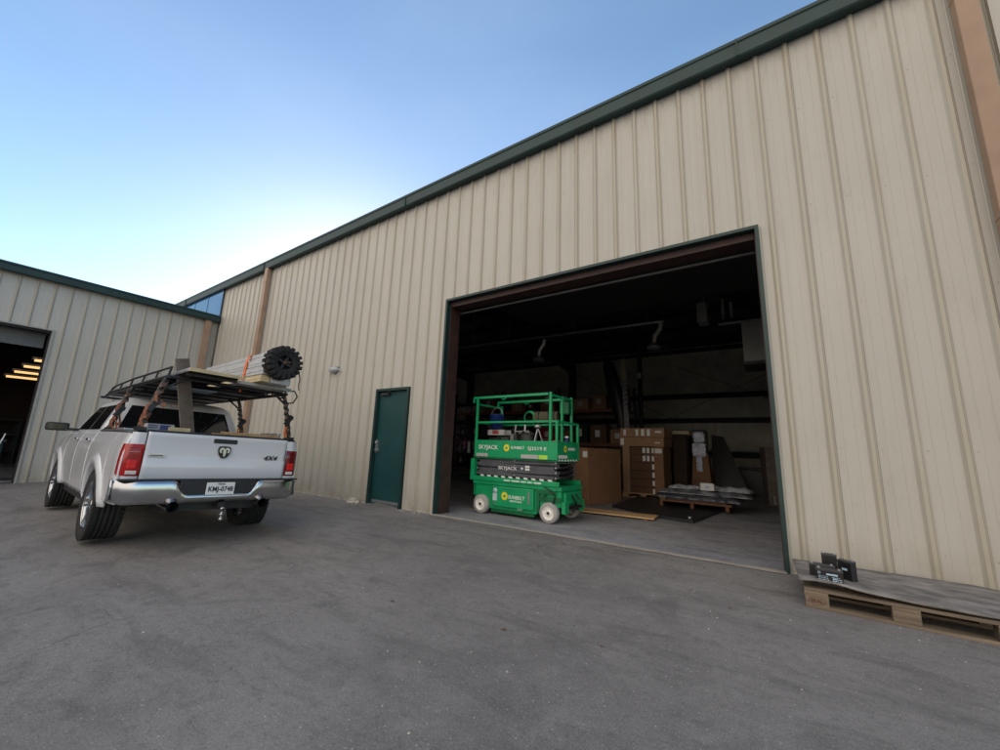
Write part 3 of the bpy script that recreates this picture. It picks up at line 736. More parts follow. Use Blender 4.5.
for s_ in (1, -1):
    def side_pt(u, z, s_=s_): return (u, s_*(at_side(z)[3]+.005), z)
    m = MB(); z0, z1 = 1.37, 1.76
    def pane(name, a0, a1, b0, b1):
        m = MB(); m.grid([[side_pt((a0+(a1-a0)*i/8)*(1-t)+(b0+(b1-b0)*i/8)*t, z0+(z1-z0)*t) for i in range(9)] for t in (0, .25, .5, .75, 1)][::s_]); return m.build(name, M_GLASS, cab)
    pane('rear_side_window', 1.12, 1.92, 1.20, 1.90); pane('front_side_window', 1.98, 3.02, 1.96, 2.62)
def ws(v, z): p = at_side(z); return (p[2]+.006, v*p[3], z)
glass('windshield', ws, [-.92, -.4, 0, .4, .92][::-1], [1.36, 1.5, 1.65, 1.8], cab)
for s_ in (1, -1):
    for u in (1.02, 2.08): m = MB(); m.box((u, min(s_*.975, s_*1.005), 1.20), (u+.17, max(s_*.975, s_*1.005), 1.235)); m.build('door_handle', M_CHROME, truck, bevel=.008)
for s_ in (1, -1):
    m = MB(); m.box((2.98, min(s_*1.02, s_*1.30), 1.33), (3.12, max(s_*1.02, s_*1.30), 1.47)); mi = m.build('side_mirror', M_BLACK, truck, bevel=.03)
    MB().box((3.0, min(s_*.88, s_*1.04), 1.34), (3.07, max(s_*.88, s_*1.04), 1.385)).build('mirror_arm', M_BLACK, mi)
    MB().box((2.972, min(s_*1.05, s_*1.27), 1.35), (2.979, max(s_*1.05, s_*1.27), 1.45)).build('mirror_glass', mat('mirror_face', (.02, .022, .025), .1, .0), mi)
# hood, grille, front bumper
m = MB(); m.grid([[(u, v*(.90-.10*max(0, (u-3.9)/.6)), 1.32-.08*((u-3.0)/1.5)-.05*abs(v)**3+.02*(abs(abs(v)-.5) < .2)-(.06 if u > 4.5 else 0)) for v in [-1+.1*i for i in range(21)]] for u in (3.0, 3.3, 3.7, 4.1, 4.4, 4.55)]); m.build('hood', M_WHITEP, truck)
m = MB(); m.box((4.45, -.62, .72), (4.6, .62, 1.2)); gr = m.build('grille', M_CHROME, truck, bevel=.03)
m = MB(); m.box((4.602, -.5, .8), (4.61, -.03, .95)); m.box((4.602, .03, .8), (4.61, .5, .95)); m.box((4.602, -.5, 1.0), (4.61, -.03, 1.14)); m.box((4.602, .03, 1.0), (4.61, .5, 1.14)); each(m, 'grille_mesh', M_BLACK, gr)
for s_ in (1, -1): MB().box((4.3, min(s_*.62, s_*.86), .92), (4.56, max(s_*.62, s_*.86), 1.16)).build('headlight', M_LENSW, truck, bevel=.03)
MB().box((4.45, -.9, .46), (4.72, .9, .72)).build('front_bumper', M_CHROME, truck, bevel=.05)
MB().box((4.0, -.7, .6), (4.45, .7, 1.15)).build('radiator_support', M_PLAS, truck)

# overhead rack (bolted to the bed, moves with the truck)
rack = bpy.data.objects.new('ladder_rack', None); C.objects.link(rack); rack.parent = truck
RZB = 2.03
m = MB()
for s_ in (1, -1):
    m.tube([(-1.02, s_*.86, 1.36), (-1.02, s_*.84, 1.50), (-.99, s_*.74, 1.92), (-.98, s_*.70, RZB)], .026, 10)
    m.tube([(.72, s_*.86, 1.36), (.72, s_*.84, 1.50), (.72, s_*.74, 1.92), (.72, s_*.70, RZB)], .026, 10)
each(m, 'post', M_BLACK, rack)
m = MB()
for s_ in (1, -1):
    m.tube([(-1.05, s_*.71, RZB), (.9, s_*.71, RZB), (2.3, s_*.70, RZB+.0), (3.35, s_*.64, RZB-.03)], .024, 8)
for u in (-1.03, -.4, .2, .72, 1.4, 2.2, 3.3): m.tube([(u, -.70, RZB-.03*(u > 3)), (u, .70, RZB-.03*(u > 3))], .022, 8)
each(m, 'crossbar', M_BLACK, rack)
m = MB()
for s_ in (1, -1):
    m.tube([(-1.02, s_*.71, RZB), (-1.0, s_*.69, RZB+.125), (.9, s_*.69, RZB+.13), (2.2, s_*.69, RZB+.10), (3.35, s_*.64, RZB-.03)], .014, 8)
    for u in (-.4, .3, 1.0, 1.7, 2.4): m.tube([(u, s_*.705, RZB), (u-.02, s_*.69, RZB+.12-.02*(u > 2))], .012, 6)
each(m, 'guard_rail', M_BLACK, rack)
m = MB(); 
for u in (-1.03, .72):
    for s_ in (1, -1):
        m.box((u-.07, min(s_*.81, s_*.90), 1.355), (u+.07, max(s_*.81, s_*.90), 1.40))
        m.tube([(u, s_*.72, 1.88), (u+.0, s_*.55, RZB-.02)], .014, 6)
m.tube([(-1.04, -.72, RZB+.05), (-1.10, -.80, RZB+.06), (-1.12, -.84, RZB-.02), (-1.10, -.80, RZB-.12), (-1.05, -.74, RZB-.13)], .011, 8)
m.tube([(-1.05, -.55, RZB-.02), (-1.08, -.58, RZB-.07), (-1.08, -.64, RZB-.07), (-1.05, -.66, RZB-.02)], .012, 8)
each(m, 'bracket', M_BLACK, rack)
m = MB()
for k in range(20): u = -.52+.187*k; m.box((u, -.66, RZB+.001), (u+.17, .66, RZB+.016)) if u < 1.6 else m.box((u, -.64, RZB-.0), (u+.17, .64, RZB+.014))
m.build('deck', M_BLACK, rack)

# loads: built in truck space, then placed as their own things
def load(mb, name, mm, label, cat, group=None, bevel=0., solid=0.):
    mb.v = [tuple(TM @ Vector(v)) for v in mb.v]
    c = Vector((sum(v[0] for v in mb.v)/len(mb.v), sum(v[1] for v in mb.v)/len(mb.v), min(v[2] for v in mb.v)))
    mb.v = [tuple(Vector(v)-c) for v in mb.v]
    o = mb.build(name, mm, None, bevel=bevel, solid=solid, loc=c)
    return tag(o, label, cat, group)
def load_parts(name, label, cat, origin, parts, group=None):
    c = TM @ Vector(origin); t_ = thing(name, label, cat, c, 0, group)
    for pn, mb, mm, bv in parts:
        mb.v = [tuple(TM @ Vector(v) - c) for v in mb.v]
        if pn in ('cross_batten', 'loose_loop'): each(mb, pn, mm, t_, bevel=bv)
        else: mb.build(pn, mm, t_, bevel=bv)
    return t_
PZ = RZB+.028
a = MB().box((-1.36, .02, PZ+.05), (1.5, .58, PZ+.066)); b_ = MB()
b_.box((-1.385, .0, PZ+.035), (-1.36, .6, PZ+.078)); c_ = MB().box((-1.36, .58, PZ+.035), (1.5, .60, PZ+.078)); d_ = MB()
for u in (-1.2, -.6, 0, .6, 1.2): d_.box((u-.02, .02, PZ+.0), (u+.02, .58, PZ+.05))
load_parts('framed_panel', 'dark flat panel with pale yellow rear edge tied on left of truck rack', 'panel', (0, .3, PZ+.05), [('panel_sheet', a, M_DSHEET, 0), ('end_rail', b_, M_CREAM, .004), ('side_rail', c_, M_ALU, .004), ('cross_batten', d_, M_BLACK, 0)])
a = MB().box((-1.18, -.68, PZ+.006), (1.2, -.02, PZ+.03)); b_ = MB(); b_.box((-1.21, -.70, PZ), (-1.18, .0, PZ+.045)); 
load_parts('metal_sheet', 'pale grey metal sheet lying on the right half of the truck rack', 'metal sheet', (0, -.3, PZ), [('sheet', a, M_ALU, 0), ('folded_edge', b_, mat('pale_grey_edge', (.38, .38, .36), .5), .003)])
load(MB().box((-.55, .02, RZB-.062), (-.15, .55, RZB-.05)), 'sign_board', mat('pale_blue_board', (.35, .42, .52), .5, 0, .2, 5), 'small pale blue board strapped under the truck rack', 'board')
# bundle of extrusions + knobbly tyre
yb = -.42
a = MB(); zb = PZ+.05
def channel(mb, v0, z0, w_, h_, u0, u1, t=.006):
    mb.box((u0, v0, z0), (u1, v0+w_, z0+t)); mb.box((u0, v0, z0+t), (u1, v0+t, z0+h_)); mb.box((u0, v0+w_-t, z0+t), (u1, v0+w_, z0+h_))
tubes = []; M_ALU2 = mat('mill_aluminium', (.62, .63, .64), .42, .35, .1, 8)
for i, (v0, z0, w_, h_, u0, u1) in enumerate(((-.57, 0, .13, .10, -1.42, .9), (-.43, .0, .13, .10, -1.45, .85), (-.29, .0, .12, .09, -1.44, .6), (-.57, .11, .13, .10, -1.45, .9), (-.43, .11, .13, .10, -1.42, .9), (-.29, .10, .12, .11, -1.45, .8), (-.56, .22, .12, .10, -1.40, .9), (-.43, .22, .12, .10, -1.42, .8), (-.30, .22, .12, .10, -1.45, .95), (-.50, .33, .14, .08, -1.38, .9), (-.35, .33, .14, .09, -1.44, 1.0))):
    m = MB(); m.box((u0, v0, zb+z0), (u1, v0+w_, zb+z0+h_)); m.box((u0+.002, v0-.006, zb+z0+h_*.4), (u1-.1, v0+w_+.006, zb+z0+h_*.55))
    tubes.append(('extrusion', m, M_ALU2 if i != 2 else M_CREAM, .004))
st = MB()
for u in (-1.1, .4): st.box((u-.03, -.575, zb-.01), (u+.03, -.15, zb+.0))
load_parts('extrusion_bundle', 'bundle of long aluminium extrusions lying along the right of the truck rack', 'metal bundle', (0, -.4, zb), tubes)
# strap round the bundle
m = MB(); u = -.85
loop = [(-.60, zb-.10), (-.60, zb+.30), (-.54, zb+.40), (-.50, zb+.43), (-.34, zb+.435), (-.19, zb+.42), (-.165, zb+.33), (-.155, zb+.1), (-.15, zb-.12)]
m.grid([[(u-.03+.02*math.sin(v*9), v, z), (u+.03+.02*math.sin(v*9), v, z)] for v, z in loop], False)
load(m, 'orange_strap', M_ORANGE, 'orange webbing strap wrapped over the aluminium bundle', 'strap', 'ratchet straps on the truck', solid=.006)
tc_ = Vector((-1.57, -.36, zb+.275)); RT = .215
m = MB(); prof = [(.095, -.075), (.12, -.09), (.17, -.098), (.20, -.085), (.212, -.05), (.214, .05), (.20, .085), (.17, .098), (.12, .09), (.095, .075)]
m.lathe(prof, tc_, (-1, 0, 0), 44)
for j in range(18):
    an = 2*PI*j/18
    for e, o_ in ((-1, 0), (1, PI/18)):
        M = Matrix.Translation(tc_) @ Matrix.Rotation(an+o_, 4, 'X')
        m.box((min(e*.012, e*.098), -.022, .19), (max(e*.012, e*.098), .022, .232), M)
        m.box((min(e*.085, e*.112), -.020, .15), (max(e*.085, e*.112), .020, .225), M)
rim = MB(); rim.lathe([(.10, -.07), (.095, -.02), (.05, .0), (.0, .0)], tc_, (1, 0, 0), 28); rim.lathe([(.0, .055), (.03, .055), (.035, .0)], tc_, (-1, 0, 0), 16)
for j in range(4):
    M = Matrix.Translation(tc_) @ Matrix.Rotation(j*PI/2+.4, 4, 'X'); rim.box((-.055, -.018, .0), (-.01, .018, .098), M)
hub = MB(); hub.lathe([(0, .075), (.018, .075), (.018, .05)], tc_, (-1, 0, 0), 10)
hub.box((-1.64, -.445, tc_.z+.012), (-1.63, -.37, tc_.z+.022))
load_parts('knobbly_tyre', 'black knobbly tyre strapped over the rear end of the aluminium bundle', 'tyre', tc_-Vector((0, 0, RT)), [('tread', m, M_RUB, .004), ('rim', rim, M_BLACK, .003), ('hub_cap', hub, mat('rusty_hub', (.2, .08, .05), .6), 0)])
m = MB(); m.tube([(-1.58, -.60, tc_.z-.1), (-1.60, -.615, tc_.z-.2), (-1.59, -.61, tc_.z-.26), (-1.60, -.62, tc_.z-.34)], .008, 6)
load(m, 'strap_tail', M_BLACK, 'thin black strap end dangling below the knobbly tyre', 'strap')
# long board leaning through the rack
m = MB(); m.bar((-.42, .17, .86), (-.98, .50, 2.30), .012, .012)
m = MB(); A = Vector((-.55, .16, .90)); B_ = Vector((-.72, .545, 2.33)); wd = Vector((.0, 1., -.0)); dr = (B_-A).normalized(); sd = dr.cross(Vector((1, 0, 0))).normalized(); nn = dr.cross(sd)
pts = [A+sd*.075, A-sd*.075, B_-sd*.075, B_+sd*.075]
m.prism([tuple(p) for p in pts], tuple(nn*.03))
load(m, 'leaning_board', M_PLANK, 'grey brown wooden board leaning up from the truck bed through the rack', 'wooden board', bevel=.004)
# bundle of straps knotted on the posts
def knot(u, v, z0, z1, lean, label, seed, heavy=True):
    rnd = random.Random(seed); web = MB(); orr = MB(); rt_ = MB()
    def pp(t): return Vector((u, v*(1-t)+lean*t, z0+(z1-z0)*t))
    # spiral of webbing
    n = 60; turns = 6
    pts = []
    for i in range(n+1):
        t = i/n; p = pp(t); an = t*turns*2*PI+seed; r_ = .027+.006*rnd.random()
        pts.append(p+Vector((math.cos(an), math.sin(an), 0))*r_)
    web.grid([[p+Vector((0, 0, -.022)), p+Vector((0, 0, .022))] for p in pts], False)
    for k in range(3 if heavy else 1):
        t = .25+.2*k+rnd.random()*.1; p = pp(t); q = p+Vector((rnd.uniform(-.1, -.04), rnd.uniform(-.06, .1), -.16-rnd.random()*.08))
        mid = (p+q)/2+Vector((-.05, .05, -.03))
        lp = [p, p*.5+mid*.5+Vector((-.02, .02, .02)), mid, q, q+Vector((.05, -.02, .05)), p+Vector((.02, -.01, -.06))]
        orr.grid([[a_+Vector((0, -.012, 0)), a_+Vector((0, .012, .006))] for a_ in lp], False)
    p = pp(.42); M = Matrix.Translation(p+Vector((-.05, 0, 0))) @ Matrix.Rotation(.5, 4, 'X')
    rt_.box((-.02, -.03, -.08), (.02, .03, .08), M); rt_.box((-.035, -.035, .03), (.03, .035, .05), M)
    for pt in (web, orr): pass
    t_ = load_parts('ratchet_strap', label, 'strap', pp(0), [('webbing', web, M_STRAPB, 0), ('loose_loop', orr, M_ORANGE if not heavy else mat('faded_orange_webbing', (.40, .15, .08), .8, 0, .4, 30), 0), ('ratchet', rt_, M_BLACK, .004)], 'ratchet straps on the truck')
    for ch in C.objects:
        if ch.parent == t_ and not ch.name.startswith('ratchet'):
            s2 = ch.modifiers.new('s', 'SOLIDIFY'); s2.thickness = .005
knot(-1.02, .85, 1.42, 1.98, .72, 'tan strap wound round the left rear rack post', 1)
knot(.70, .86, 1.40, 1.96, .73, 'tan strap wound round the left post near the cab', 2)
knot(-1.02, -.85, 1.42, 1.96, -.72, 'orange strap wound round the right rear rack post', 3, False)
knot(.72, -.85, 1.42, 1.9, -.74, 'dark strap wound round the right post near the cab', 4, False)
# bed contents standing above the tailgate line
m = MB(); m.box((-.95, .52, .825), (-.55, .78, 1.45)); l = MB(); l.box((-.952, .56, 1.38), (-.951, .66, 1.44)); l.box((-.952, .68, 1.40), (-.951, .77, 1.41)); l.box((-.952, .68, 1.425), (-.951, .77, 1.435))
load_parts('printed_carton', 'pale grey carton with blue print in the left of the truck bed', 'box', (-.75, .65, .825), [('carton', m, mat('pale_grey_carton', (.38, .38, .40), .7), .006), ('print', l, M_BLUE, 0)])
m = MB(); m.box((-1.0, .36, .825), (-.8, .58, 1.42)); load(m, 'patterned_block', M_CREAM, 'cream block with yellow diamond pattern standing in the truck bed', 'box', bevel=.006)
m = MB()
for i in range(4): m.box((-1.02+.02*i, -.74, 1.30+.03*i), (-.90, .30-.1*i, 1.326+.03*i))
load(m, 'timber_offcuts', M_WOOD, 'pale timber boards laid across the bed behind the tailgate', 'timber', bevel=.003)
m = MB(); m.box((-1.0, -.72, .825), (-.7, .3, 1.298)); load(m, 'plywood_crate', M_WOODG, 'grey crate standing in the bed under the pale timber boards', 'crate', bevel=.006)
m = MB(); m.box((-.9, -.79, 1.0), (-.3, -.745, 1.45)); load(m, 'metal_tray', M_ALU, 'shiny metal tray standing on edge at the right of the truck bed', 'tray', bevel=.006)
m = MB(); m.box((.2, -.79, .83), (.78, .79, 1.36)); a = MB(); a.box((.18, -.79, 1.362), (.79, .79, 1.40))
load_parts('tool_box', 'aluminium tool box across the front of the truck bed', 'tool box', (.5, 0, .83), [('body', m, M_ALU, .01), ('lid', a, M_ALU, .006)])
#NEXT
# ================================================================ scissor lift (local x along its length, +y into the building)
LXc, LYc = -3.66, 6.27
lift = thing('scissor_lift', 'green scissor lift with guard rails standing in the mouth of the open bay', 'scissor lift', (LXc, LYc, .004), R(-2))
M_GD = mat('lift_green_dark', (.003, .12, .045), .5, 0, .2, 8)
# chassis
m = MB(); m.prism([(-.86, -.36, .14), (-.60, -.36, .10), (.42, -.36, .10), (.50, -.36, .16), (.88, -.36, .26), (.88, -.36, .50), (-.86, -.36, .50)], (0, .72, 0))
ch = m.build('chassis', M_LG, lift, bevel=.012)
m = MB(); m.box((-.90, -.385, .50), (.90, .385, .565)); m.box((-.90, -.405, .565), (.86, -.365, .64)); m.box((-.90, .365, .565), (.86, .405, .64)); m.build('deck_frame', M_LG, lift, bevel=.006)
m = MB(); m.box((-.44, -.41, .16), (.40, -.362, .49)); sd = m.build('battery_tray_door', M_LG, lift, bevel=.012)
m = MB(); m.box((.30, -.418, .25), (.335, -.409, .45)); m.box((-.40, -.418, .19), (-.36, -.409, .22)); m.box((.10, -.418, .14), (.2, -.409, .165)); each(m, 'latch', M_ZINC, sd)
m = MB(); m.box((-.50, -.34, .05), (.38, -.30, .10)); m.build('pothole_guard', M_GD, lift)
m = MB(); m.box((.50, -.395, .33), (.88, -.365, .40)); m.box((.50, -.395, .44), (.80, -.37, .50)); m.tube([(.60, -.40, .42), (.60, -.43, .42)], .025, 8); m.box((.45, -.39, .14), (.5, -.36, .5)); each(m, 'steer_bracket', M_GD, lift, bevel=.004)
# end with cylinders and hoses
m = MB(); m.box((.885, -.30, .30), (.93, .30, .48)); m.box((.885, -.36, .16), (.95, -.22, .34)); m.box((.885, .2, .16), (.95, .36, .34)); each(m, 'end_frame', M_LG, lift, bevel=.008)
m = MB(); m.tube([(.93, -.2, .24), (.93, .25, .24)], .03, 10); m.tube([(.94, -.1, .44), (1.0, -.05, .3), (.95, .1, .2)], .014, 6); m.tube([(.94, .05, .45), (1.0, .1, .32), (.95, -.1, .18)], .012, 6); m.tube([(.6, -.41, .55), (.75, -.43, .50), (.8, -.41, .42), (.76, -.4, .3)], .01, 6); each(m, 'hydraulic_hose', M_BLACK, lift)
for x in (-.685, .685):
    for s_ in (-1, 1):
        wl = bpy.data.objects.new('wheel', None); C.objects.link(wl); wl.parent = lift
        c_ = (x, s_*.375, .162)
        MB().lathe([(.105, -.055), (.15, -.055), (.160, -.04), (.162, 0), (.160, .04), (.15, .055), (.108, .055)], c_, (0, s_, 0), 36).build('tyre', M_TYREG, wl)
        m = MB(); m.lathe([(.108, .05), (.10, .045), (.09, .035), (.04, .03), (.03, .045), (.0, .05)], c_, (0, s_, 0), 28); rim_ = m.build('rim', M_RIMW, wl)
        m = MB(); m.lathe([(.024, .04), (.022, .058), (0, .06)], c_, (0, s_, 0), 10)
        m.build('hub_nut', M_DKST, wl)
# ladder at the rear
m = MB()
for y in (-.3, .12): m.box((-.93, y-.02, .30), (-.90, y+.02, .94))
for z in (.36, .56, .76): m.box((-.93, -.3, z), (-.9, .12, z+.03))
m.build('ladder', M_LG, lift)
MB().box((-.97, -.40, .56), (-.885, -.30, .94)).build('entry_post', M_LG, lift, bevel=.006)
# scissor stack (stowed): pairs of arms, nearly flat
for j, z in enumerate((.66, .735, .81, .885)):
    for s_ in (-1, 1):
        m = MB(); tilt = .045*(1 if j % 2 else -1)
        x0, x1 = -.83+.03*(j % 2), .74+.05*(j % 2)
        m.bar((x0, s_*.33, z+.03-tilt*.3), (x1, s_*.33, z+.03+tilt*.3), .035, .066)
        m.bar((x0+.02, s_*.27, z+.03+tilt*.3), (x1, s_*.27, z+.03-tilt*.3), .035, .066)
        m.build('scissor_arm', M_LGD, lift, bevel=.006)
m = MB()
for z in (.66, .74, .82, .90):
    for x in (-.83, -.02, .78): m.tube([(x, -.36, z+.035), (x, .36, z+.035)], .017, 10)
each(m, 'pivot_pin', M_ZINC, lift)
m = MB()
for z in (.68, .76, .84): m.box((.60, -.25, z), (.80, .25, z+.04)); m.tube([(.80, -.2, z), (.86, 0, z+.05), (.8, .2, z+.02)], .012, 6)
m.tube([(.5, 0, .66), (-.5, 0, .88)], .045, 12); m.build('lift_cylinder', M_DKST, lift)
m = MB()
for i in range(10):
    x = -.74+i*.155; m.prism([(x, -.354, .625), (x+.075, -.354, .625), (x+.045, -.354, .665), (x-.03, -.354, .665)], (0, .003, 0))
m.build('hazard_stripe', M_WHITE, lift)
MB().box((-.83, -.351, .618), (.78, -.345, .67)).build('guard_strip', M_BLACK, lift)
lettering('lettering', 'SKYJACK', .075, (-.17, -.352, .80), (1, 0, 0), (0, 0, 1), M_WHITE, lift, bold=.0008, width=.40)
m = MB()
for (x, z) in ((.20, .785), (.245, .785), (.20, .83), (.245, .83)): m.box((x, -.356, z), (x+.035, -.350, z+.035))
m.lathe([(0, .002), (.022, .002), (.022, 0)], (.13, -.352, .81), (0, -1, 0), 10); each(m, 'round_decal', M_WHITE, lift)
# platform
PX0, PX1, PY0, PY1, PF = -.90, .72, -.385, .385, .98
m = MB(); m.box((PX0, PY0, PF-.03), (PX1+.08, PY1, PF)); m.build('platform_floor', M_GD, lift)
TP = 2.06
def rail_frame(nm, pts, r_=.019): return MB().tube(pts, r_, 8).build(nm, M_LG, lift)
m = MB()
for y in (PY0, PY1): m.box((PX0, y-.008, PF), (PX1, y+.008, PF+.30)) 
m.box((PX0-.008, PY0, PF), (PX0+.008, PY1, PF+.15)); side = each(m, 'toe_panel', M_LG, lift)[0]
m = MB(); m.box((PX1+.09, PY0-.01, PF-.02), (PX1+.106, PY1+.01, PF+.30)); m.box((PX1-.35, PY0-.02, PF), (PX1+.09, PY0-.012, PF+.30)); m.box((PX1-.35, PY1+.012, PF), (PX1+.09, PY1+.02, PF+.3)); ep = each(m, 'extension_panel', M_LG, lift)[0]
def post_(x, y, z1): return MB().bar((x, y, PF), (x, y, z1), .042, .042)
for x, y, z1 in ((PX0+.03, PY0, TP), (PX1-.03, PY0, TP+.03), (PX0+.03, PY1, TP-.08), (PX1-.03, PY1, TP+.03), (PX1+.09, PY0, PF+.62), (PX1+.09, PY1, PF+.62), (PX1-.02, .0, TP+.0)):
    post_(x, y, z1).build('guard_post', M_LG, lift, bevel=.006)
for y in (PY0, PY1):
    MB().bar((PX0-.07, y, TP), (PX1-.07, y, TP+.0), .045, .045).build('top_rail', M_LG, lift, bevel=.006)
    MB().bar((PX0+.05, y, PF+.62), (PX1+.09, y, PF+.62), .036, .036).build('mid_rail', M_LG, lift, bevel=.006)
    m = MB(); m.box((PX0-.075, y-.02, TP-.09), (PX0-.04, y+.02, TP-.02)); m.tube([(-.3, y-.02, TP-.04), (-.26, y-.03, TP-.06), (-.2, y-.02, TP-.03)], .01, 6); m.build('rail_lug', M_LG, lift)
m = MB(); m.bar((PX0+.03, PY0, TP-.12), (PX0+.03, PY1, TP-.12), .036, .036); m.bar((PX1-.03, PY0, TP-.02), (PX1-.03, PY1, TP-.02), .04, .04); m.bar((PX1+.09, PY0, PF+.62), (PX1+.09, PY1, PF+.62), .036, .036); m.bar((PX0+.03, PY0, PF+.62), (PX0+.03, PY1, PF+.62), .036, .036); each(m, 'end_rail', M_LG, lift, bevel=.005)
# decals
FR, UP = (1, 0, 0), (0, 0, 1); yf = PY0-.012
lettering('lettering', 'SKYJACK', .105, (-.58, yf, PF+.17), FR, UP, M_WHITE, side, bold=.0012, width=.44)
def sun(c, r_, par, right=Vector((1, 0, 0)), nrm=Vector((0, -1, 0))):
    c = Vector(c); up = Vector((0, 0, 1)); pts = []
    for j in range(24):
        a = 2*PI*j/24; q = r_ if j % 2 == 0 else r_*.72; pts.append(c+right*math.cos(a)*q+up*math.sin(a)*q)
    f_ = MB().prism(pts, nrm*.002).build('flower_decal', M_YEL, par)
    p2 = [c+nrm*.0025+right*math.cos(2*PI*j/14)*r_*.35+up*math.sin(2*PI*j/14)*r_*.35 for j in range(14)]
    o = MB().prism(p2, nrm*.001).build('flower_centre', M_LG, par)
sun((-.17, yf, PF+.17), .07, side); lettering('lettering', 'SUNBELT', .065, (.06, yf, PF+.175), FR, UP, M_WHITE, side, bold=.0008, width=.28)
lettering('lettering', 'SJ3219 E', .075, (.45, yf-.01, PF+.17), FR, UP, M_WHITE, side, bold=.0008, width=.36)
m = MB(); m.box((-.89, yf, PF+.005), (-.58, yf+.003, PF+.065)); m.box((.14, yf-.01, PF+.005), (.47, yf-.007, PF+.07)); each(m, 'white_decal', MATS['pale_trim'], side)
MB().box((.485, yf-.01, PF+.005), (.65, yf-.007, PF+.07)).build('lime_decal', mat('lime_print', (.4, .7, .08), .5), side)
ye = -.412
sun((-.17, ye, .34), .075, lift); lettering('lettering', 'SUNBELT', .08, (.07, ye, .33), FR, UP, M_WHITE, sd, bold=.0008, width=.33)
lettering('lettering', 'RENTALS', .035, (.06, ye, .27), FR, UP, M_WHITE, sd, bold=.001, width=.24)
m = MB(); m.box((-.42, ye, .25), (-.33, ye+.003, .37)); m.lathe([(0, .003), (.045, .003), (.045, 0)], (-.375, ye+.003, .415), (0, -1, 0), 16); each(m, 'safety_decal', mat('pale_blue_decal', (.5, .6, .65), .5), sd)
m = MB(); x = -.2
for w_ in (.13, .16, .1, .09, .14): m.box((x, -.408, .59), (x+w_, -.4055, .61)); x += w_+.03
each(m, 'decal_line', M_WHITE, lift)
xe = PX1+.108
sun((xe, -.12, PF+.18), .06, ep, Vector((0, 1, 0)), Vector((1, 0, 0))); lettering('lettering', 'SUNBELT', .06, (xe, .12, PF+.18), (0, 1, 0), UP, M_WHITE, ep, bold=.002, width=.26)
m = MB(); m.box((xe-.001, -.36, PF+.03), (xe+.002, -.05, PF+.08))
for i in range(7): m.box((xe-.001, -.36+i*.105, PF-.018), (xe+.002, -.31+i*.105, PF+.01))
each(m, 'white_decal', M_WHITE, ep)
# control box on the rail
m = MB(); m.box((PX1-.2, PY1-.14, TP-.28), (PX1-.02, PY1-.03, TP-.06)); cbx = m.build('control_box', M_GD, lift, bevel=.01)
MB().tube([(PX1-.12, PY1-.09, TP-.06), (PX1-.11, PY1-.09, TP+.05)], .014, 8).build('joystick', M_BLACK, cbx)
LMX = Matrix.Translation((LXc, LYc, .004)) @ Matrix.Rotation(R(-2), 4, 'Z')
def onlift(x, y, z=PF): return tuple(LMX @ Vector((x, y, z)))
# things on the platform
t_ = thing('bucket', 'blue plastic bucket hanging at the rear rail of the scissor lift', 'bucket', onlift(-.68, -.02, 1.50))
m = MB(); m.lathe([(0, 0), (.11, 0), (.14, .26), (.15, .27), (.14, .275), (.125, .25), (.10, .02), (0, .02)], (0, 0, 0), (0, 0, 1), 24); m.build('pail', M_BLUE, t_)
m = MB(); m.tube([(-.14, 0, .26), (-.1, 0, .36), (0, 0, .42), (.1, 0, .36), (.14, 0, .26)], .006, 6); m.build('handle', M_ZINC, t_)
t_ = thing('tool_case', 'black tool case under a red and white tray on the lift platform', 'tool case', onlift(-.66, .05, PF))
MB().box((-.17, -.13, 0), (.17, .13, .36)).build('case_body', M_BLACK, t_, bevel=.02)
m = MB(); m.tube([(-.07, 0, .36), (-.07, 0, .40), (.07, 0, .40), (.07, 0, .36)], .01, 6); m.build('handle', M_PLAS, t_)
t_ = thing('parts_tray', 'red and white parts tray on top of the black tool case', 'tray', onlift(-.66, .05, PF+.405))
m = MB(); m.box((-.19, -.12, 0), (.19, .12, .02)); m.box((-.19, -.12, .02), (.19, -.105, .10)); m.box((-.19, .105, .02), (.19, .12, .1)); m.build('tray_body', MATS['pale_trim'], t_)
m = MB(); m.box((-.08, -.124, .02), (.06, -.121, .08)); m.build('red_mark', M_REDP, t_)
t_ = thing('step_ladder', 'small silver step ladder folded against the far rail of the lift', 'step ladder', onlift(-.33, .22, PF))
m = MB()
for x in (-.13, .13): m.bar((x, 0, 0), (x*.8, .06, .62), .03, .02)
each(m, 'side_rail', M_ALU, t_)
for i in range(3): MB().box((-.12+.01*i, -.03+.015*i, .14+.17*i), (.12-.01*i, .05+.015*i, .16+.17*i)).build('step', M_ALU, t_)
t_ = thing('survey_tripod', 'folded metal tripod with splayed legs on the lift platform', 'tripod', onlift(.22, 0, PF))
for a in (.3, 2.4, 4.5): MB().tube([(0, 0, .55), (.19*math.cos(a), .19*math.sin(a), 0)], [.014, .010], 8).build('leg', M_ZINC, t_)
m = MB(); m.lathe([(0, 0), (.06, 0), (.06, .04), (.03, .06), (0, .06)], (0, 0, .54), (0, 0, 1), 14); m.build('head', M_ALU, t_)
t_ = thing('backpack', 'dark tool bag with a pale rag on the lift platform', 'bag', onlift(-.05, .05, PF))
rows = []
for i in range(9):
    th = PI*i/8; rows.append([(.17*math.sin(th)**.5*math.cos(2*PI*j/14)*(1+.1*math.sin(5*j)), .12*math.sin(th)**.5*math.sin(2*PI*j/14), .24-.24*math.cos(th)) for j in range(14)])
MB().grid(rows, True, True).build('bag_body', M_PLAS, t_)
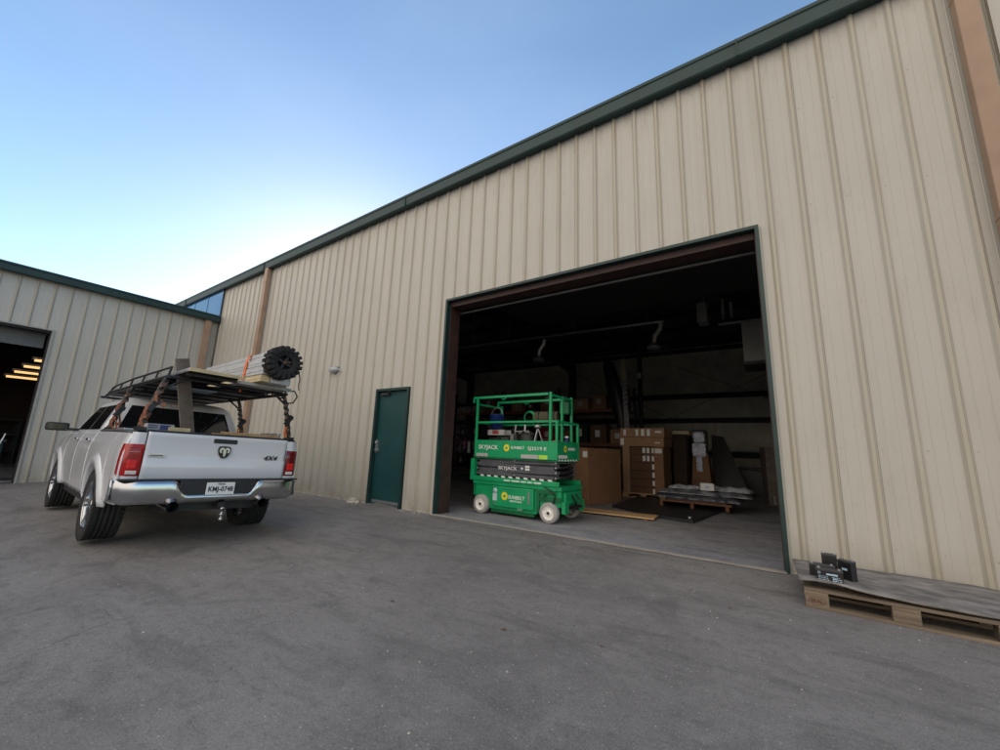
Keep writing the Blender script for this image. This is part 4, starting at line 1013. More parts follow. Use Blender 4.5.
m = MB(); rows = [[(x+.01*math.sin(y*40), y, .49-.5*abs(x)+.015*math.sin(x*50+y*30)) for y in [-.1+.03*k for k in range(7)]] for x in [-.12+.04*k for k in range(7)]]; m.grid(rows); m.build('rag', MATS['pale_trim'], t_, solid=.006)
t_ = thing('tool_roll', 'tan canvas tool roll draped over the far guard rail of the lift', 'tool roll', onlift(.18, PY1-.03, 1.62))
m = MB(); rows = [[(x, .04*math.sin(th)+.0, .12+.11*math.cos(th)+.006*math.sin(x*80)) for th in [2*PI*j/12 for j in range(12)]] for x in [-.24+.04*k for k in range(13)]]; m.grid(rows, True, True); m.build('canvas', mat('khaki_canvas', (.10, .095, .06), .9, 0, .25, 14, bump=.5), t_)
m = MB(); 
for x in (-.15, .05, .17): m.box((x, -.045, .0), (x+.02, .045, .24))
each(m, 'tie', M_PLAS, t_)
t_ = thing('cable_coil', 'coil of green hose hung on the far guard rail of the lift', 'hose', onlift(-.16, PY1-.05, 1.60))
m = MB()
for k in range(4): m.tube([((.10+.008*k)*math.cos(a), .015*k-.03, .14+(.10+.008*k)*math.sin(a)) for a in [2*PI*j/20 for j in range(21)]], .010, 6, False)
m.build('hose_loops', M_LG, t_)
t_ = thing('milk_crate', 'black slotted crate packed with gear near the middle of the lift platform', 'crate', onlift(-.28, -.16, PF), .1)
m = MB(); m.box((-.16, -.14, 0), (.16, .14, .02))
for z in (.02, .12, .22): m.box((-.16, -.14, z), (.16, -.13, z+.06)); m.box((-.16, .13, z), (.16, .14, z+.06)); m.box((-.16, -.13, z), (-.15, .13, z+.06)); m.box((.15, -.13, z), (.16, .13, z+.06))
for x in (-.16, -.005, .15): m.box((x, -.141, .02), (x+.01, -.13, .28)); m.box((x, .13, .02), (x+.01, .141, .28))
m.build('crate_body', M_BLACK, t_)
m = MB(); m.box((-.12, -.1, .1), (.03, .1, .36)); m.build('packed_case', M_PLAS, t_, bevel=.01); MB().box((.05, -.08, .1), (.12, .06, .42)).build('grey_case', mat('mid_grey_case', (.14, .14, .15), .5), t_, bevel=.008)
t_ = thing('duffel_bag', 'long dark duffel bag lying toward the right end of the lift platform', 'bag', onlift(.42, -.1, PF), .05)
rows = [[(x, .13*math.sin(a)*(1-.25*abs(x/.22)**3), .13+.13*math.cos(a)*(1-.2*abs(x/.22)**3)+.006*math.sin(x*70)) for a in [2*PI*j/16 for j in range(16)]] for x in [-.22+.04*k for k in range(12)]]
q = MB(); q.grid(rows, True, True); q.add(rows[0], [tuple(range(16))[::-1]]); q.add(rows[-1], [tuple(range(16))]); q.build('bag_body', mat('navy_canvas', (.02, .022, .035), .85, 0, .3, 12, bump=.6), t_)
MB().tube([(-.1, 0, .25), (-.07, 0, .34), (.07, 0, .34), (.1, 0, .25)], .01, 6).build('handle', M_PLAS, t_)
t_ = thing('gas_can', 'red plastic can in the right end of the lift platform', 'can', onlift(.56, .1, PF))
m = MB(); m.prism([(-.1, -.12, 0), (.1, -.12, 0), (.1, -.12, .26), (.03, -.12, .34), (-.1, -.12, .3)], (0, .24, 0)); m.build('can_body', M_REDP, t_, bevel=.02)
MB().tube([(.04, 0, .3), (.1, 0, .38)], [.025, .015], 10).build('spout', M_BLACK, t_)
t_ = thing('water_jug', 'blue jug standing in the extension end of the lift', 'jug', onlift(.73, .12, PF))
MB().lathe([(0, 0), (.055, 0), (.06, .03), (.06, .24), (.03, .33), (.03, .37), (0, .375)], (0, 0, 0), (0, 0, 1), 20).build('jug_body', M_BLUE, t_)
MB().lathe([(0, .37), (.034, .37), (.034, .40), (0, .405)], (0, 0, 0), (0, 0, 1), 14).build('cap', M_WHITE, t_)

# ================================================================ things inside the bay
M_SHADECARD = mat('shade_dark_carton', (.05, .032, .02), .85)
def carton(name, label, loc, w, d, h, rz=0, mm=M_CARD, lab=(), group=None, tape=True):
    t_ = thing(name, label, 'cardboard box', loc, rz, group)
    MB().box((-w/2, -d/2, 0), (w/2, d/2, h)).build('carton', mm, t_, bevel=.008)
    if tape:
        m = MB(); m.box((-w/2, -.03, h), (w/2, .03, h+.002)); m.box((w/2, -.03, h-.12), (w/2+.002, .03, h)); m.build('tape', M_CARD2, t_)
    if lab:
        m = MB()
        for (x, z, a, b) in lab: m.box((x-a/2, -d/2-.002, z-b/2), (x+a/2, -d/2+.001, z+b/2))
        each(m, 'paper_label', M_WHITE, t_)
    return t_
rz_ = R(-13.5)
# big brown box beside the lift: its near right corner at (-3.37, 8.4)
bw, bd, bh = 1.1, 1.35, 1.22
cx, cy = -3.36, 8.42; cxx = cx-math.cos(rz_)*bw/2-math.sin(rz_)*bd/2*1; cyy = cy-math.sin(rz_)*bw/2+math.cos(rz_)*bd/2
cr_ = carton('large_carton', 'large plain brown carton standing just right of the green scissor lift', (-3.36-bw/2*math.cos(R(13))+bd/2*math.sin(R(13)), 8.42+bd/2*math.cos(R(13))+bw/2*math.sin(R(13)), .006), bw, bd, bh, R(-13), M_CARD, [(.47, 1.08, .12, .13)])
# stack of flat cartons
labs = [['topmost', 'second from top'], []]
sx, sy = -2.88, 11.5
for k in range(2):
    carton('flat_carton', ('topmost wide flat carton of the labelled stack behind the big brown box', 'second wide flat carton from the top of the labelled stack')[k], (sx-.02*k, sy, 1.585-.245*k), 1.16, 1.0, .24, 0, M_CARD2, [(-.45, .12, .07, .16), (-.12, .12, .07, .18), (.03, .12, .08, .18), (.18, .12, .08, .18), (.43, .14, .16, .05)] if k == 0 else [(-.5, .12, .09, .18), (.42, .1, .14, .03)], 'flat cartons stacked on the pallet')
names = ['third', 'fourth', 'fifth', 'sixth', 'seventh', 'lowest']
for k in range(6):
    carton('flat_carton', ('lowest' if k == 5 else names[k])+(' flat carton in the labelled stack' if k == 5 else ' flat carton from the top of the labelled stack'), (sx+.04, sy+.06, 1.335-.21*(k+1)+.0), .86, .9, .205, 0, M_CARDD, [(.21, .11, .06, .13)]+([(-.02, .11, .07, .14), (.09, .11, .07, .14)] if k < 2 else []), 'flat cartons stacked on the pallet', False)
t_ = thing('edge_protector', 'tall folded brown card covering the left edge of the labelled carton stack', 'card edge', (sx-.47, sy-.46, .09))
m = MB(); m.box((-.05, -.03, 0), (.14, -.015, 1.25)); m.box((-.05, -.015, 0), (-.035, .5, 1.25)); m.build('folded_card', M_CARD2, t_)
t_ = thing('edge_protector', 'tall folded brown card covering the right edge of the labelled carton stack', 'card edge', (sx+.47, sy-.46, .09))
m = MB(); m.box((-.17, -.03, 0), (.06, -.015, 1.25)); m.box((.045, -.015, 0), (.06, .9, 1.25)); m.build('folded_card', M_CARD, t_)
MB().box((-.14, -.034, 1.08), (.03, -.031, 1.2)).build('paper_label', M_WHITE, t_)
def pallet(name, label, loc, w, d, rz=0, mw=M_WOODW, stamp=False, h=.144):
    t_ = thing(name, label, 'pallet', loc, rz)
    for i, f in enumerate((0, .22, .445, .67, .885)):
        y = f*(d-.0); bw_ = .145 if i in (0, 4) else .10
        MB().box((0, min(y, d-bw_), h-.022), (w, min(y, d-bw_)+bw_, h)).build('deck_board', mw, t_, bevel=.003)
    for x in (.0, (w-.145)/2, w-.145): MB().box((x, 0.002, h-.044), (x+.145, d-.002, h-.0225)).build('stringer_board', mw, t_, bevel=.002)
    for y in (0, (d-.1)/2, d-.1):
        MB().box((0, y+.001, 0), (w, y+.099, .022)).build('bottom_board', mw, t_, bevel=.003)
        for k, x in enumerate((.002, (w-.145)/2, w-.147)):
            MB().box((x, y, .0225), (x+.145, y+.1, h-.0445)).build('block', mw, t_, bevel=.003)
    return t_
pallet('wooden_pallet', 'low wooden pallet under the labelled stack of flat cartons', (sx-.55, sy-.5, .004), 1.1, 1.0, 0, M_WOOD, h=.12)
# added dark carton: the stack's shaded right side as colour; pale lid on top
carton('added_shade_carton', 'added tall carton coloured dark for the shaded right side of the labelled stack', (-2.16, 12.75, .006), .34, 1.2, 1.72, 0, M_SHADECARD)
t_ = carton('pale_lid', 'pale flat box lying on top of the tall dark carton', (-2.2, 12.6, 1.73), .55, .5, .10, 0, M_CREAM)
# plank sheet and dark mat
t_ = thing('plywood_offcut', 'pale plywood board lying on the floor right of the lift', 'plywood board', (-2.5, 7.55, .03), R(4))
MB().box((-.72, -.22, 0), (.72, .25, .025)).build('board', M_WOOD, t_, bevel=.002)
m = MB(); m.box((-.65, -.18, -.025), (-.60, .2, -.001)); m.box((.55, -.18, -.025), (.60, .2, -.001)); each(m, 'batten', M_WOOD, t_)
t_ = thing('rubber_mat', 'thick black mat spread on the floor in front of the cartons', 'mat', (0, 0, .006))
m = MB(); m.prism([(-1.86, 7.85, 0), (-1.20, 7.66, 0), (-.86, 10.7, 0), (-3.0, 10.9, 0), (-2.9, 8.6, 0)], (0, 0, .05)); m.build('mat_sheet', M_DSHEET, t_, bevel=.006)
m = MB(); m.lathe([(0, 0), (.03, 0), (.03, .05), (0, .055)], (-1.26, 7.74, .052), (0, 0, 1), 12); m.build('corner_bolt', M_ZINC, t_)
# low wrapped pile
t_ = thing('timber_dunnage', 'orange brown timber frame under the plastic wrapped pile', 'timber frame', (-1.35, 9.9, .06))
m = MB(); m.box((-.75, -.55, .10), (.60, -.49, .135)); m.box((-.75, .42, .10), (.6, .48, .135)); each(m, 'cross_bearer', mat('orange_timber', (.16, .07, .03), .7, 0, .2, 6), t_)
m = MB()
for x in (-.72, -.12, .52):
    m.box((x-.03, -.55, .0), (x+.03, .48, .099))
each(m, 'bearer', MATS['orange_timber'], t_)
m = MB(); m.box((-.6, -.50, .135), (.5, .42, .165)); m.build('base_sheet', M_OXIDE, t_)
rnd = random.Random(4)
def wrap_sheet(name, label, c, w, d, h, amp, mm, rz=0, seed=1, group='plastic wrapped sheets in the low pile'):
    rnd = random.Random(seed); t_ = thing(name, label, 'wrapped sheets', c, rz, group)
    m = MB(); nx, ny = 26, 12; ph = [rnd.uniform(0, 6) for _ in range(6)]
    def hh(i, j):
        u, v = i/nx, j/ny; e = min(1, min(u, 1-u, v, 1-v)*7)
        return h*(.35+.65*e**.5)+amp*(math.sin(u*17+ph[0]+3*v)+math.sin(v*13+ph[1]+u*9)*.7+math.sin(u*41+v*23+ph[2])*.35)*e
    top = [[(-w/2+w*i/nx+.02*math.sin(j*2+ph[3]), -d/2+d*j/ny+.02*math.sin(i*1.3+ph[4]), hh(i, j)) for j in range(ny+1)] for i in range(nx+1)]
    m.grid(top); m.grid([[(p[0], p[1], 0) for p in r_] for r_ in top][::-1])
    edge = [top[i][0] for i in range(nx+1)]+[top[nx][j] for j in range(1, ny+1)]+[top[i][ny] for i in range(nx-1, -1, -1)]+[top[0][j] for j in range(ny-1, -1, -1)]
    m.grid([[(p[0], p[1], 0) for p in edge], edge])
    m.build('wrap', mm, t_); return t_
M_WRAPD = mat('dark_wrapped', (.09, .095, .11), .2, 0, .5, 8, bump=1., bs=12, spec=.8)
wrap_sheet('wrapped_bundle', 'lowest dark plastic wrapped bundle of the pile on the orange timber', (-1.40, 9.95, .228), 1.65, 1.05, .10, .02, M_WRAPD, R(-3), 1)
wrap_sheet('wrapped_bundle', 'glossy grey plastic wrapped bundle in the middle of the low pile', (-1.30, 9.95, .325), 1.75, .85, .07, .026, M_WRAPM, R(3), 2)
wrap_sheet('wrapped_bundle', 'narrow pale plastic wrapped roll on top of the low pile at the right', (-.85, 10.1, .405), .85, .35, .09, .012, M_WRAP, R(-8), 5)
wrap_sheet('wrapped_bundle', 'narrow silver wrapped strip on top of the low pile at the left', (-1.62, 10.0, .405), .8, .22, .07, .012, M_WRAP, R(6), 7)
t_ = thing('parcel', 'small white parcel on top of the plastic wrapped pile', 'parcel', (-1.22, 9.75, .42), .2)
MB().box((-.13, -.09, 0), (.13, .09, .15)).build('parcel_box', M_WHITE, t_, bevel=.01)
MB().box((-.04, -.092, .04), (.04, -.0905, .10)).build('paper_label', MATS['pale_blue_decal'], t_)
# stretch wrapped stand
t_ = thing('wrapped_machine', 'upright brown crate with white plastic wrap round its top behind the pile', 'wrapped crate', (-1.72, 12.9, .006))
m = MB(); m.prism([(-.28, -.22, 0), (.28, -.22, 0), (.2, -.2, 1.2), (-.18, -.2, 1.2)], (0, .5, 0)); m.build('crate', M_CARD, t_, bevel=.01)
MW = mat('white_wrap', (.75, .78, .9), .25, 0, .25, 9, bump=1., bs=16)
def crumple(x0, x1, y, d, z0, z1, seed):
    rn = random.Random(seed); rows = []; nz_ = 9
    for k in range(nz_+1):
        z = z0+(z1-z0)*k/nz_; e = .75 if k in (0, nz_) else 1.
        cx_, hx, hy = (x0+x1)/2, (x1-x0)/2*e, d/2*e; ring = []
        for (ax_, ay_) in ((-1, -1), (-.4, -1), (.3, -1), (1, -1), (1, 0), (1, 1), (0, 1), (-1, 1), (-1, 0)):
            ring.append((cx_+ax_*hx+rn.uniform(-.018, .018), y+ay_*hy+rn.uniform(-.018, .018), z+rn.uniform(-.01, .01)))
        rows.append(ring)
    return MB().grid(rows, False, True).add(rows[-1], [tuple(range(9))])
crumple(-.17, .16, -.16, .22, 1.12, 1.50, 2).build('plastic_wrap', MW, t_)
crumple(-.14, .14, -.16, .20, 1.53, 1.80, 3).build('plastic_wrap', MW, t_)
crumple(-.09, .05, -.20, .10, .70, 1.12, 5).build('hanging_film', MW, t_)

t_ = thing('metal_cabinet', 'tall black cabinet with round dials behind the labelled carton stack', 'cabinet', (-2.22, 14.3, .006))
MB().box((-.55, -.35, 0), (.5, .35, 1.95)).build('cabinet_body', M_BLACK, t_, bevel=.02)
m = MB(); m.lathe([(0, .03), (.05, .03), (.06, 0)], (-.02, -.35, 1.78), (0, -1, 0), 14); m.lathe([(0, .03), (.05, .03), (.06, 0)], (-.02, -.35, 1.5), (0, -1, 0), 14); each(m, 'dial', M_ZINC, t_)
t_ = thing('leaning_sheet', 'large dark sheet leaning back on the stored goods right of the wrapped crate', 'sheet', (-1.2, 13.6, .006))
m = MB(); m.prism([(-.35, 0, 0), (.62, 0, 0), (.25, .35, 1.0), (-.02, .5, 1.75), (-.35, .5, 1.8)], (.0, .03, .0)); m.build('sheet', M_BLACK, t_)
t_ = thing('scrap_bin', 'low black bin by the rear wall of the bay', 'bin', (-.62, 15.2, .006))
m = MB(); m.prism([(-.45, -.3, 0), (.4, -.3, 0), (.3, -.3, .75), (-.3, -.3, .8)], (0, .6, 0)); m.build('body', M_BLACK, t_, bevel=.02); MB().box((-.34, -.33, .80), (.32, .33, .84)).build('lid', M_PLAS, t_)
t_ = thing('plywood_offcut', 'brown wooden panel standing on edge at the right jamb of the bay', 'wooden panel', (-.05, 12.3, .006), R(8))
MB().box((-.12, -.05, 0), (.20, .9, 1.42)).build('panel_board', M_PLANK, t_, bevel=.004)
MB().box((-.02, -.054, .02), (.02, -.051, .22)).build('bracket', M_ZINC, t_)
# wall rail with shiny pipe
t_ = thing('steel_pipe', 'shiny horizontal pipe resting on brackets along the rear wall', 'pipe', (0, 0, 0))
MB().tube([(-2.6, 20.2, 1.42), (.2, 20.2, 1.42)], .05, 12).build('pipe', M_ZINC, t_)
m = MB(); [m.box((x, 20.1, 1.30), (x+.05, 20.5, 1.36)) for x in (-2.3, -1, .0)]; each(m, 'bracket', M_DKST, t_)
# pallet racking at left
M_BEAM = mat('rack_beam_brown', (.20, .075, .035), .55, 0, .2, 6)
def racking(label, x0, x1, y, d, zs_, h):
    t_ = thing('pallet_rack', label, 'pallet rack', (x0, y, .006), 0, 'pallet racking in the bay'); w = x1-x0
    nb = max(1, round(w/2.7))
    for i in range(nb+1):
        m = MB(); x = w*i/nb
        m.box((x-.04, -.04, 0), (x+.04, .04, h)); m.box((x-.04, d-.04, 0), (x+.04, d+.04, h))
        for k in range(5): m.tube([(x, 0, .2+k*h/6), (x, d, .2+(k+.8)*h/6)], .012, 5)
        m.build('upright', M_DKST, t_)
    for z in zs_:
        for i in range(nb):
            m = MB(); a, b_ = w*i/nb+.042, w*(i+1)/nb-.042
            m.box((a, -.03, z-.09), (b_, .02, z+.03)); m.box((a, d-.02, z-.09), (b_, d+.03, z+.03)); m.build('beam', M_BEAM, t_)
            MB().box((a, .021, z-.01), (b_, d-.021, z+.028)).build('shelf_deck', M_PLANK, t_)
    return t_
racking('long brown pallet rack behind the scissor lift', -12.2, -4.2, 14.2, 1.05, (.25, 1.45, 2.7), 3.6)
rnd = random.Random(12)
lbls = 0
def rb(x, y, z, w, d, h, mm, lab):
    global lbls
    t_ = thing('storage_box', lab, 'box', (x, y, z), rnd.uniform(-.05, .05), 'goods on the pallet rack')
    MB().box((-w/2, -d/2, 0), (w/2, d/2, h)).build('carton', mm, t_, bevel=.01)
    m = MB(); m.box((-w*.2, -d/2-.003, h*.35), (w*.1, -d/2-.0005, h*.75)); m.build('paper_label', M_WHITE if rnd.random() < .5 else MATS['pale_trim'], t_)
cols = [(M_CARD, 'brown'), (M_CARD2, 'light brown'), (M_CARDD, 'dark brown'), (M_PURP, 'dark purple'), (M_PLAS, 'black'), (M_BLUE, 'blue'), (M_REDP, 'red'), (MATS['pale_trim'], 'off-white')]
rows_ = {2.735: ('top shelf', ['off-white', 'off-white', 'brown', 'blue', 'light brown', 'black', 'brown', 'dark brown', 'light brown', 'brown', 'brown']),
         1.485: ('middle shelf', ['dark purple', 'black', 'dark purple', 'off-white', 'brown', 'black', 'red', 'brown', 'black', 'dark brown', 'light brown']),
         .285: ('bottom shelf', ['black', 'dark purple', 'black', 'brown', 'dark brown', 'black', 'brown', 'dark purple', 'black', 'brown', 'dark brown'])}
nth = ['far left', 'second', 'third', 'fourth', 'fifth', 'sixth', 'seventh', 'eighth', 'ninth', 'tenth', 'far right']
for z, (nm, cs) in rows_.items():
    for i, cn in enumerate(cs):
        x = -11.8+i*.725; mm = dict((b, a) for a, b in cols)[cn]; h = rnd.uniform(.35, .8) if cn != 'off-white' else .32
        rb(x, 14.6, z, rnd.uniform(.45, .62), rnd.uniform(.5, .75), h, mm, f"{cn} box {'at the '+nth[i]+' end' if 'far' in nth[i] else nth[i]+' from left'} on {nm} of brown pallet rack")
# dim clutter on lower level left: hanging tools rack
t_ = shelf('parts_rack', 'dark steel rack of hanging parts just inside the left jamb', (-8.6, 10.6, .006), 1.8, .5, 1.9, (.35, .95, 1.55), 0, M_DKST)
for i in range(9):
    o = thing('hanging_part', ['pale metal bar', 'purple packet', 'white packet', 'dark purple packet', 'short metal bar', 'pink packet', 'small white tag card', 'grey metal bar', 'violet packet'][i]+' hanging on the dark rack inside the left jamb', 'hanging part', (-9.35+.19*i, 10.30, .98-.0*i+.12*(i % 2)), 0, 'small goods on the dark rack')
    mm = [M_ZINC, M_PURP, M_WHITE, M_PURP, M_ZINC, mat('pink_pack', (.4, .2, .3), .5), M_WHITE, M_ZINC, M_PURP][i]
    MB().box((-.05, -.01, 0), (.05, .01, .26 if i % 3 else .36)).build('packet', mm, o, bevel=.004)
    MB().tube([(0, 0, .26), (0, .03, .3), (0, .03, .4)], .005, 5).build('hook', M_ZINC, o)
# conduit with two flexible extraction arms
t_ = thing('extraction_pipe', 'long thin overhead pipe hung across the bay roof', 'pipe', (0, 10, 0))
m = MB(); m.tube([(-9.0, 0, 4.50), (-2.0, 0, 4.40)], .035, 10); m.build('pipe', M_ZINC, t_)
m = MB(); [m.tube([(x, 0, 4.45), (x, 0, 6.5)], .008, 5) for x in (-8, -6.6, -4.4, -2.4)]; each(m, 'hanger', M_ZINC, t_)
for x, lab in ((-5.46, 'left bent silver nozzle hanging from the overhead pipe'), (-2.2, 'right bent silver nozzle hanging from the overhead pipe')):
    a = thing('fume_nozzle', lab, 'hanging nozzle', (x, 10, 4.36), 0, 'nozzles on the overhead pipe')
    m = MB(); m.tube([(.14, 0, .0), (.10, 0, -.16), (-.02, 0, -.30), (-.05, 0, -.50)], [.05, .055, .05, .045], 14); m.build('duct', mat('bright_duct', (.75, .72, .64), .3, .6, .2, 10), a)
    m = MB(); m.lathe([(0, .1), (.08, .1), (.17, 0), (.17, -.03), (0, -.03)], (-.05, 0, -.60), (0, 0, 1), 20); m.build('hood', M_ZINC, a)
# unit heater and duct at right
t_ = thing('unit_heater', 'grey boxed heater hanging high at the right end of the bay', 'heater', (0, 9.2, 0))
MB().box((-.33, -.3, 2.98), (.55, .5, 3.80)).build('duct_box', mat('grey_duct', (.20, .195, .18), .55, .2, .15, 3), t_, bevel=.01)
MB().box((-.34, -.31, 2.92), (.56, .51, 2.978)).build('bottom_flange', M_DKST, t_)
m = MB(); m.box((-.75, -.05, 3.86), (.6, .0, 3.90)); m.build('support_rail', M_ZINC, t_)
t_ = thing('blower', 'grey fan casing mounted beside the hanging heater', 'fan', (-.95, 9.2, 3.95))
MB().box((-.18, -.2, 0), (.02, .2, .42)).build('casing', MATS['grey_duct'], t_, bevel=.02)
m = MB(); m.lathe([(.13, .0), (.13, .02), (.02, .03), (0, .03)], (.03, 0, .2), (1, 0, 0), 18); m.build('fan_guard', M_DKST, t_)
m = MB(); m.tube([(-.05, 0, .42), (-.05, 0, 2.6)], .012, 6); m.tube([(.3, 0, .05), (.3, 0, .5)], .03, 8); m.tube([(.45, 0, .05), (.45, 0, .4)], .03, 8); m.build('bracket', M_ZINC, t_)
# dark board, banner and light in the middle of the rear
t_ = thing('kayak', 'long black tapered boat hull stood on end against the racking', 'boat hull', (-4.2, 13.6, 1.8))
rows = []
for k in range(15):
    t = k/14; z = 2.75*t; wd_ = .30*math.sin(PI*(.06+.80*t))**.8; cx_ = -.55*(t)**1.3
    rows.append([(cx_+wd_*math.cos(a)*.9, .16*math.sin(a)*wd_/.3+.1*t, z) for a in [2*PI*j/14 for j in range(14)]])
MB().grid(rows, True, True).build('hull', M_BLACK, t_)
m = MB(); m.box((-.02, -.12, -1.79), (.1, .02, 0)); m.build('support', M_DKST, t_)
t_ = thing('flag_banner', 'narrow grey and white patterned banner standing beside the black hull', 'banner', (-3.95, 13.4, 1.84))
m = MB(); m.add([(-.10, 0, 0), (.06, 0, 0), (.0, 0, 1.75), (-.17, 0, 1.8)], [(0, 1, 2, 3)]); m.build('cloth', mat('grey_cloth', (.30, .30, .32), .8, 0, .4, 8), t_, solid=.01)
m = MB(); m.add([(-.17, -.01, 1.82), (.0, -.01, 1.78), (-.10, -.01, 2.7)], [(0, 1, 2)]); m.build('tip', M_CREAM, t_, solid=.01)
m = MB()
for k in range(6): z = .9+.16*k; m.prism([(-.12+.01*(k % 2)-.04*z/1.8, -.009, z), (.03-.04*z/1.8, -.009, z+.02), (.03-.04*z/1.8, -.009, z+.08), (-.05, -.009, z+.05)], (0, .002, 0))
m.build('pattern', M_BLACK, t_)
t_ = thing('steel_post', 'dark square post with a small pale junction box in the middle of the bay', 'post', (-4.05, 15.5, .006))
MB().box((-.07, -.07, 0), (.07, .07, 6.2)).build('post_shaft', M_DKST, t_)
MB().box((-.06, -.12, 4.0), (.06, -.072, 4.22)).build('junction_box', M_WHITE, t_)

# ================================================================ pallet outside with sheet and four batteries
pl_ = pallet('wooden_pallet', 'weathered wooden pallet lying against the cream wall at the right', (.125, 4.15, .0), 1.14, .8, R(-1.0), M_WOODW)
st_ = lettering('stamp', 'EPAL', .038, (.0745, -.0015, .060), (1, 0, 0), (0, 0, 1), mat('burnt_stamp', (.14, .06, .03), .9), pl_, bold=.0005, width=.075)
m = MB(); a_ = [2*PI*j/24 for j in range(25)]
m.grid([[(.0745+.05*math.cos(a), -.0015, .060+.027*math.sin(a)) for a in a_], [(.0745+.054*math.cos(a), -.0015, .060+.030*math.sin(a)) for a in a_]]); m.build('stamp_ring', MATS['burnt_stamp'], pl_)
t_ = thing('plywood_sheet', 'grey weathered plywood sheet sagging over the pallet', 'plywood sheet', (.10, 4.13, .147), R(1.0))
rows = []; nx, ny = 44, 14; rnd = random.Random(3)
for i in range(nx+1):
    u = i/nx*1.9; r_ = []
    for j in range(ny+1):
        v = j/ny*.93
        yy = v+(.012*math.sin(u*5+1)+.008*math.sin(u*13))*(1-j/ny)
        z = .004+.022*math.exp(-((u-.1)/.3)**2)*(1-v)+.010*(1+math.sin(u*4.2+.5))*(1-v)**2+.004*math.sin(u*9+v*7)*(1-v)+.004-(.0 if u < 1.2 else (u-1.2)*.10)+.003
        if j == 0: z -= .002*(1+math.sin(u*21))
        r_.append((u, yy, z+.006))
    rows.append(r_)
MB().grid(rows).build('sheet', M_WOODG, t_, solid=.012)
def battery(label, loc, rz, w=.151, d=.065, h=.10, face='marks'):
    t_ = thing('battery', label, 'battery', loc, rz, 'small sealed batteries on the pallet')
    MB().box((-w/2, -d/2, 0), (w/2, d/2, h-.012)).build('case', M_BLACK, t_, bevel=.002)
    MB().box((-w/2-.001, -d/2-.001, h-.0118), (w/2+.001, d/2+.001, h)).build('lid', mat('battery_lid', (.05, .05, .055), .5), t_, bevel=.0015)
    for x in (-w*.38, w*.38): MB().box((x-.008, -.006, h), (x+.008, .002, h+.012)).build('terminal', M_ZINC, t_)
    if face:
        m = MB(); y = -d/2-.0012; ink = mat('pale_blue_ink', (.45, .62, .75), .5)
        if face == 'marks':
            m.box((-w*.12, y, h*.66), (w*.30, y+.0006, h*.76)); rr_ = random.Random(5)
            for r_ in range(5):
                z = h*(.14+.10*r_)
                x = -w*.42
                while x < w*.38:
                    l_ = rr_.uniform(.004, .016)
                    if not (-.012 < x < .012): m.box((x, y, z), (x+l_, y+.0006, z+.0042))
                    x += l_+.004
            m.lathe([(0.006, .0004), (.009, .0004)], (-w*.38, y, h*.76), (0, -1, 0), 12)
            m.lathe([(0.009, .0004), (.013, .0004)], (.03, y, h*.42), (0, -1, 0), 14)
        else:
            m.box((-w*.2, y, h*.55), (w*.2, y+.0006, h*.65))
        m.build('printed_label', ink, t_)
    return t_
bz = .147+.022
battery('black battery with white printed label at the front of the group on the plywood', (.297, 4.245, bz), R(-2), .165, .07, .118)
battery('black battery standing just behind the printed one on the plywood', (.262, 4.36, bz), R(-3), .165, .07, .125, 'small')
battery('narrow battery turned end on at the back of the group', (.325, 4.50, bz), R(-4), .10, .07, .19, '')
MB()
MB()
battery('dark grey battery standing apart at the right of the group', (.43, 4.45, bz), R(-40), .10, .06, .165, 'small')
# red cap lying on the back battery
MB()

# ================================================================ camera, sky, sun
cd = bpy.data.cameras.new('camera'); cam = bpy.data.objects.new('camera', cd); C.objects.link(cam); S.camera = cam
cd.sensor_fit = 'HORIZONTAL'; cd.sensor_width = 36; cd.lens = 36*.395; cd.clip_end = 2000; cd.clip_start = .05
CR = Matrix(((0.82751, 0.56031, 0.03568), (-0.075, 0.17329, -0.98201), (-0.55641, 0.80995, 0.18542)))
#CAMR
cam.matrix_world = Matrix.Translation((0, 0, 1.12)) @ Matrix((CR[0], -CR[1], -CR[2])).transposed().to_4x4()
w = bpy.data.worlds.new('World'); S.world = w; w.use_nodes = True; nt = w.node_tree; N = nt.nodes; L = nt.links
SUN_AZ, SUN_EL = R(146), R(17)
sky = N.new('ShaderNodeTexSky'); sky.sky_type = 'NISHITA'; sky.sun_disc = False
sky.sun_elevation = SUN_EL; sky.sun_rotation = PI/2-SUN_AZ
FILL_CLOUD = (7.9, 7.2, 6.4)
sky.air_density = 1.0; sky.dust_density = .25; sky.ozone_density = 1.2
tc = N.new('ShaderNodeTexCoord'); sp = N.new('ShaderNodeSeparateXYZ'); L.new(tc.outputs['Generated'], sp.inputs[0])
mp = N.new('ShaderNodeMapping'); mp.inputs['Scale'].default_value = (1.2, 1.2, 3.2); L.new(tc.outputs['Generated'], mp.inputs[0])
nz = N.new('ShaderNodeTexNoise'); nz.inputs['Scale'].default_value = 2.2; nz.inputs['Detail'].default_value = 7; nz.inputs['Distortion'].default_value = .3
L.new(mp.outputs[0], nz.inputs['Vector'])
ad = N.new('ShaderNodeMath'); ad.operation = 'MULTIPLY_ADD'; ad.inputs[1].default_value = -.8     # unseen bright cloud bank, added behind the camera to light wall and ground
L.new(sp.outputs['Y'], ad.inputs[0]); L.new(nz.outputs['Fac'], ad.inputs[2])
mr = N.new('ShaderNodeMapRange'); mr.interpolation_type = 'SMOOTHSTEP'
for i, v in enumerate((.62, .92, 0, 1)): mr.inputs[i+1].default_value = v
px = N.new('ShaderNodeMath'); px.operation = 'MAXIMUM'; L.new(sp.outputs['X'], px.inputs[0]); px.inputs[1].default_value = 0
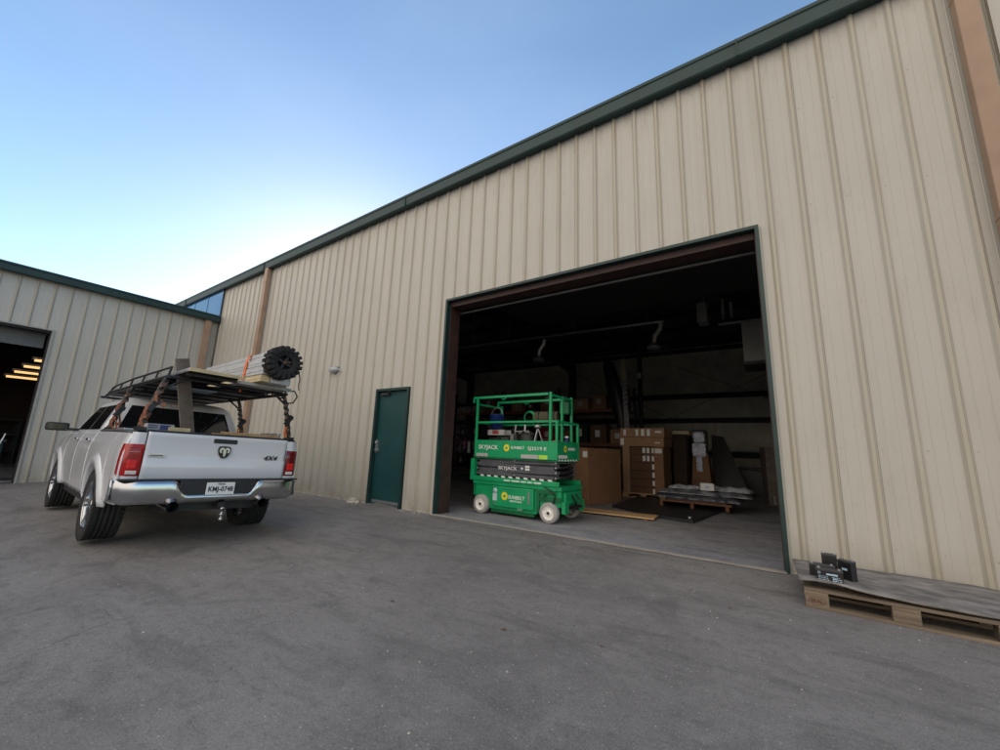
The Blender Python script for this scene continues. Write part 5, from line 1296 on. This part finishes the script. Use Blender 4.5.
a2 = N.new('ShaderNodeMath'); a2.operation = 'MULTIPLY_ADD'; L.new(px.outputs[0], a2.inputs[0]); a2.inputs[1].default_value = -.06; L.new(ad.outputs[0], a2.inputs[2])
L.new(a2.outputs[0], mr.inputs[0])
hs = N.new('ShaderNodeHueSaturation'); hs.inputs['Saturation'].default_value = 1.15; hs.inputs['Value'].default_value = 1.2
L.new(sky.outputs[0], hs.inputs['Color'])
# thin high haze
m5 = N.new('ShaderNodeMapping'); m5.inputs['Scale'].default_value = (.8, 1.3, 3.4); L.new(tc.outputs['Generated'], m5.inputs[0])
n5 = N.new('ShaderNodeTexNoise'); n5.inputs['Scale'].default_value = 1.5; n5.inputs['Detail'].default_value = 5; n5.inputs['Roughness'].default_value = .5; L.new(m5.outputs[0], n5.inputs['Vector'])
r5 = N.new('ShaderNodeMapRange'); r5.interpolation_type = 'SMOOTHSTEP'
for i, v in enumerate((.35, .85, .08, .24)): r5.inputs[i+1].default_value = v
L.new(n5.outputs['Fac'], r5.inputs[0])
hz = N.new('ShaderNodeMix'); hz.data_type = 'RGBA'; L.new(r5.outputs[0], hz.inputs[0]); L.new(hs.outputs[0], hz.inputs[6]); hz.inputs[7].default_value = (3.2, 4.0, 5.3, 1)
mx = N.new('ShaderNodeMix'); mx.data_type = 'RGBA'; L.new(mr.outputs[0], mx.inputs[0]); L.new(hz.outputs[2], mx.inputs[6])
mx.inputs[7].default_value = (*FILL_CLOUD, 1)
L.new(mx.outputs[2], N['Background'].inputs[0]); N['Background'].inputs[1].default_value = .12
sl = bpy.data.lights.new('sun', 'SUN'); sl.energy = 3; sl.angle = R(.5); sl.color = (1, .9, .76)
so = bpy.data.objects.new('sun', sl); C.objects.link(so)
d = Vector((math.cos(SUN_AZ)*math.cos(SUN_EL), math.sin(SUN_AZ)*math.cos(SUN_EL), math.sin(SUN_EL)))
so.rotation_euler = d.to_track_quat('Z', 'Y').to_euler()
S.view_settings.view_transform = 'Standard'; S.view_settings.look = 'None'; S.view_settings.gamma = 1; S.view_settings.exposure = .75
S.cycles.max_bounces = 10; S.cycles.diffuse_bounces = 8
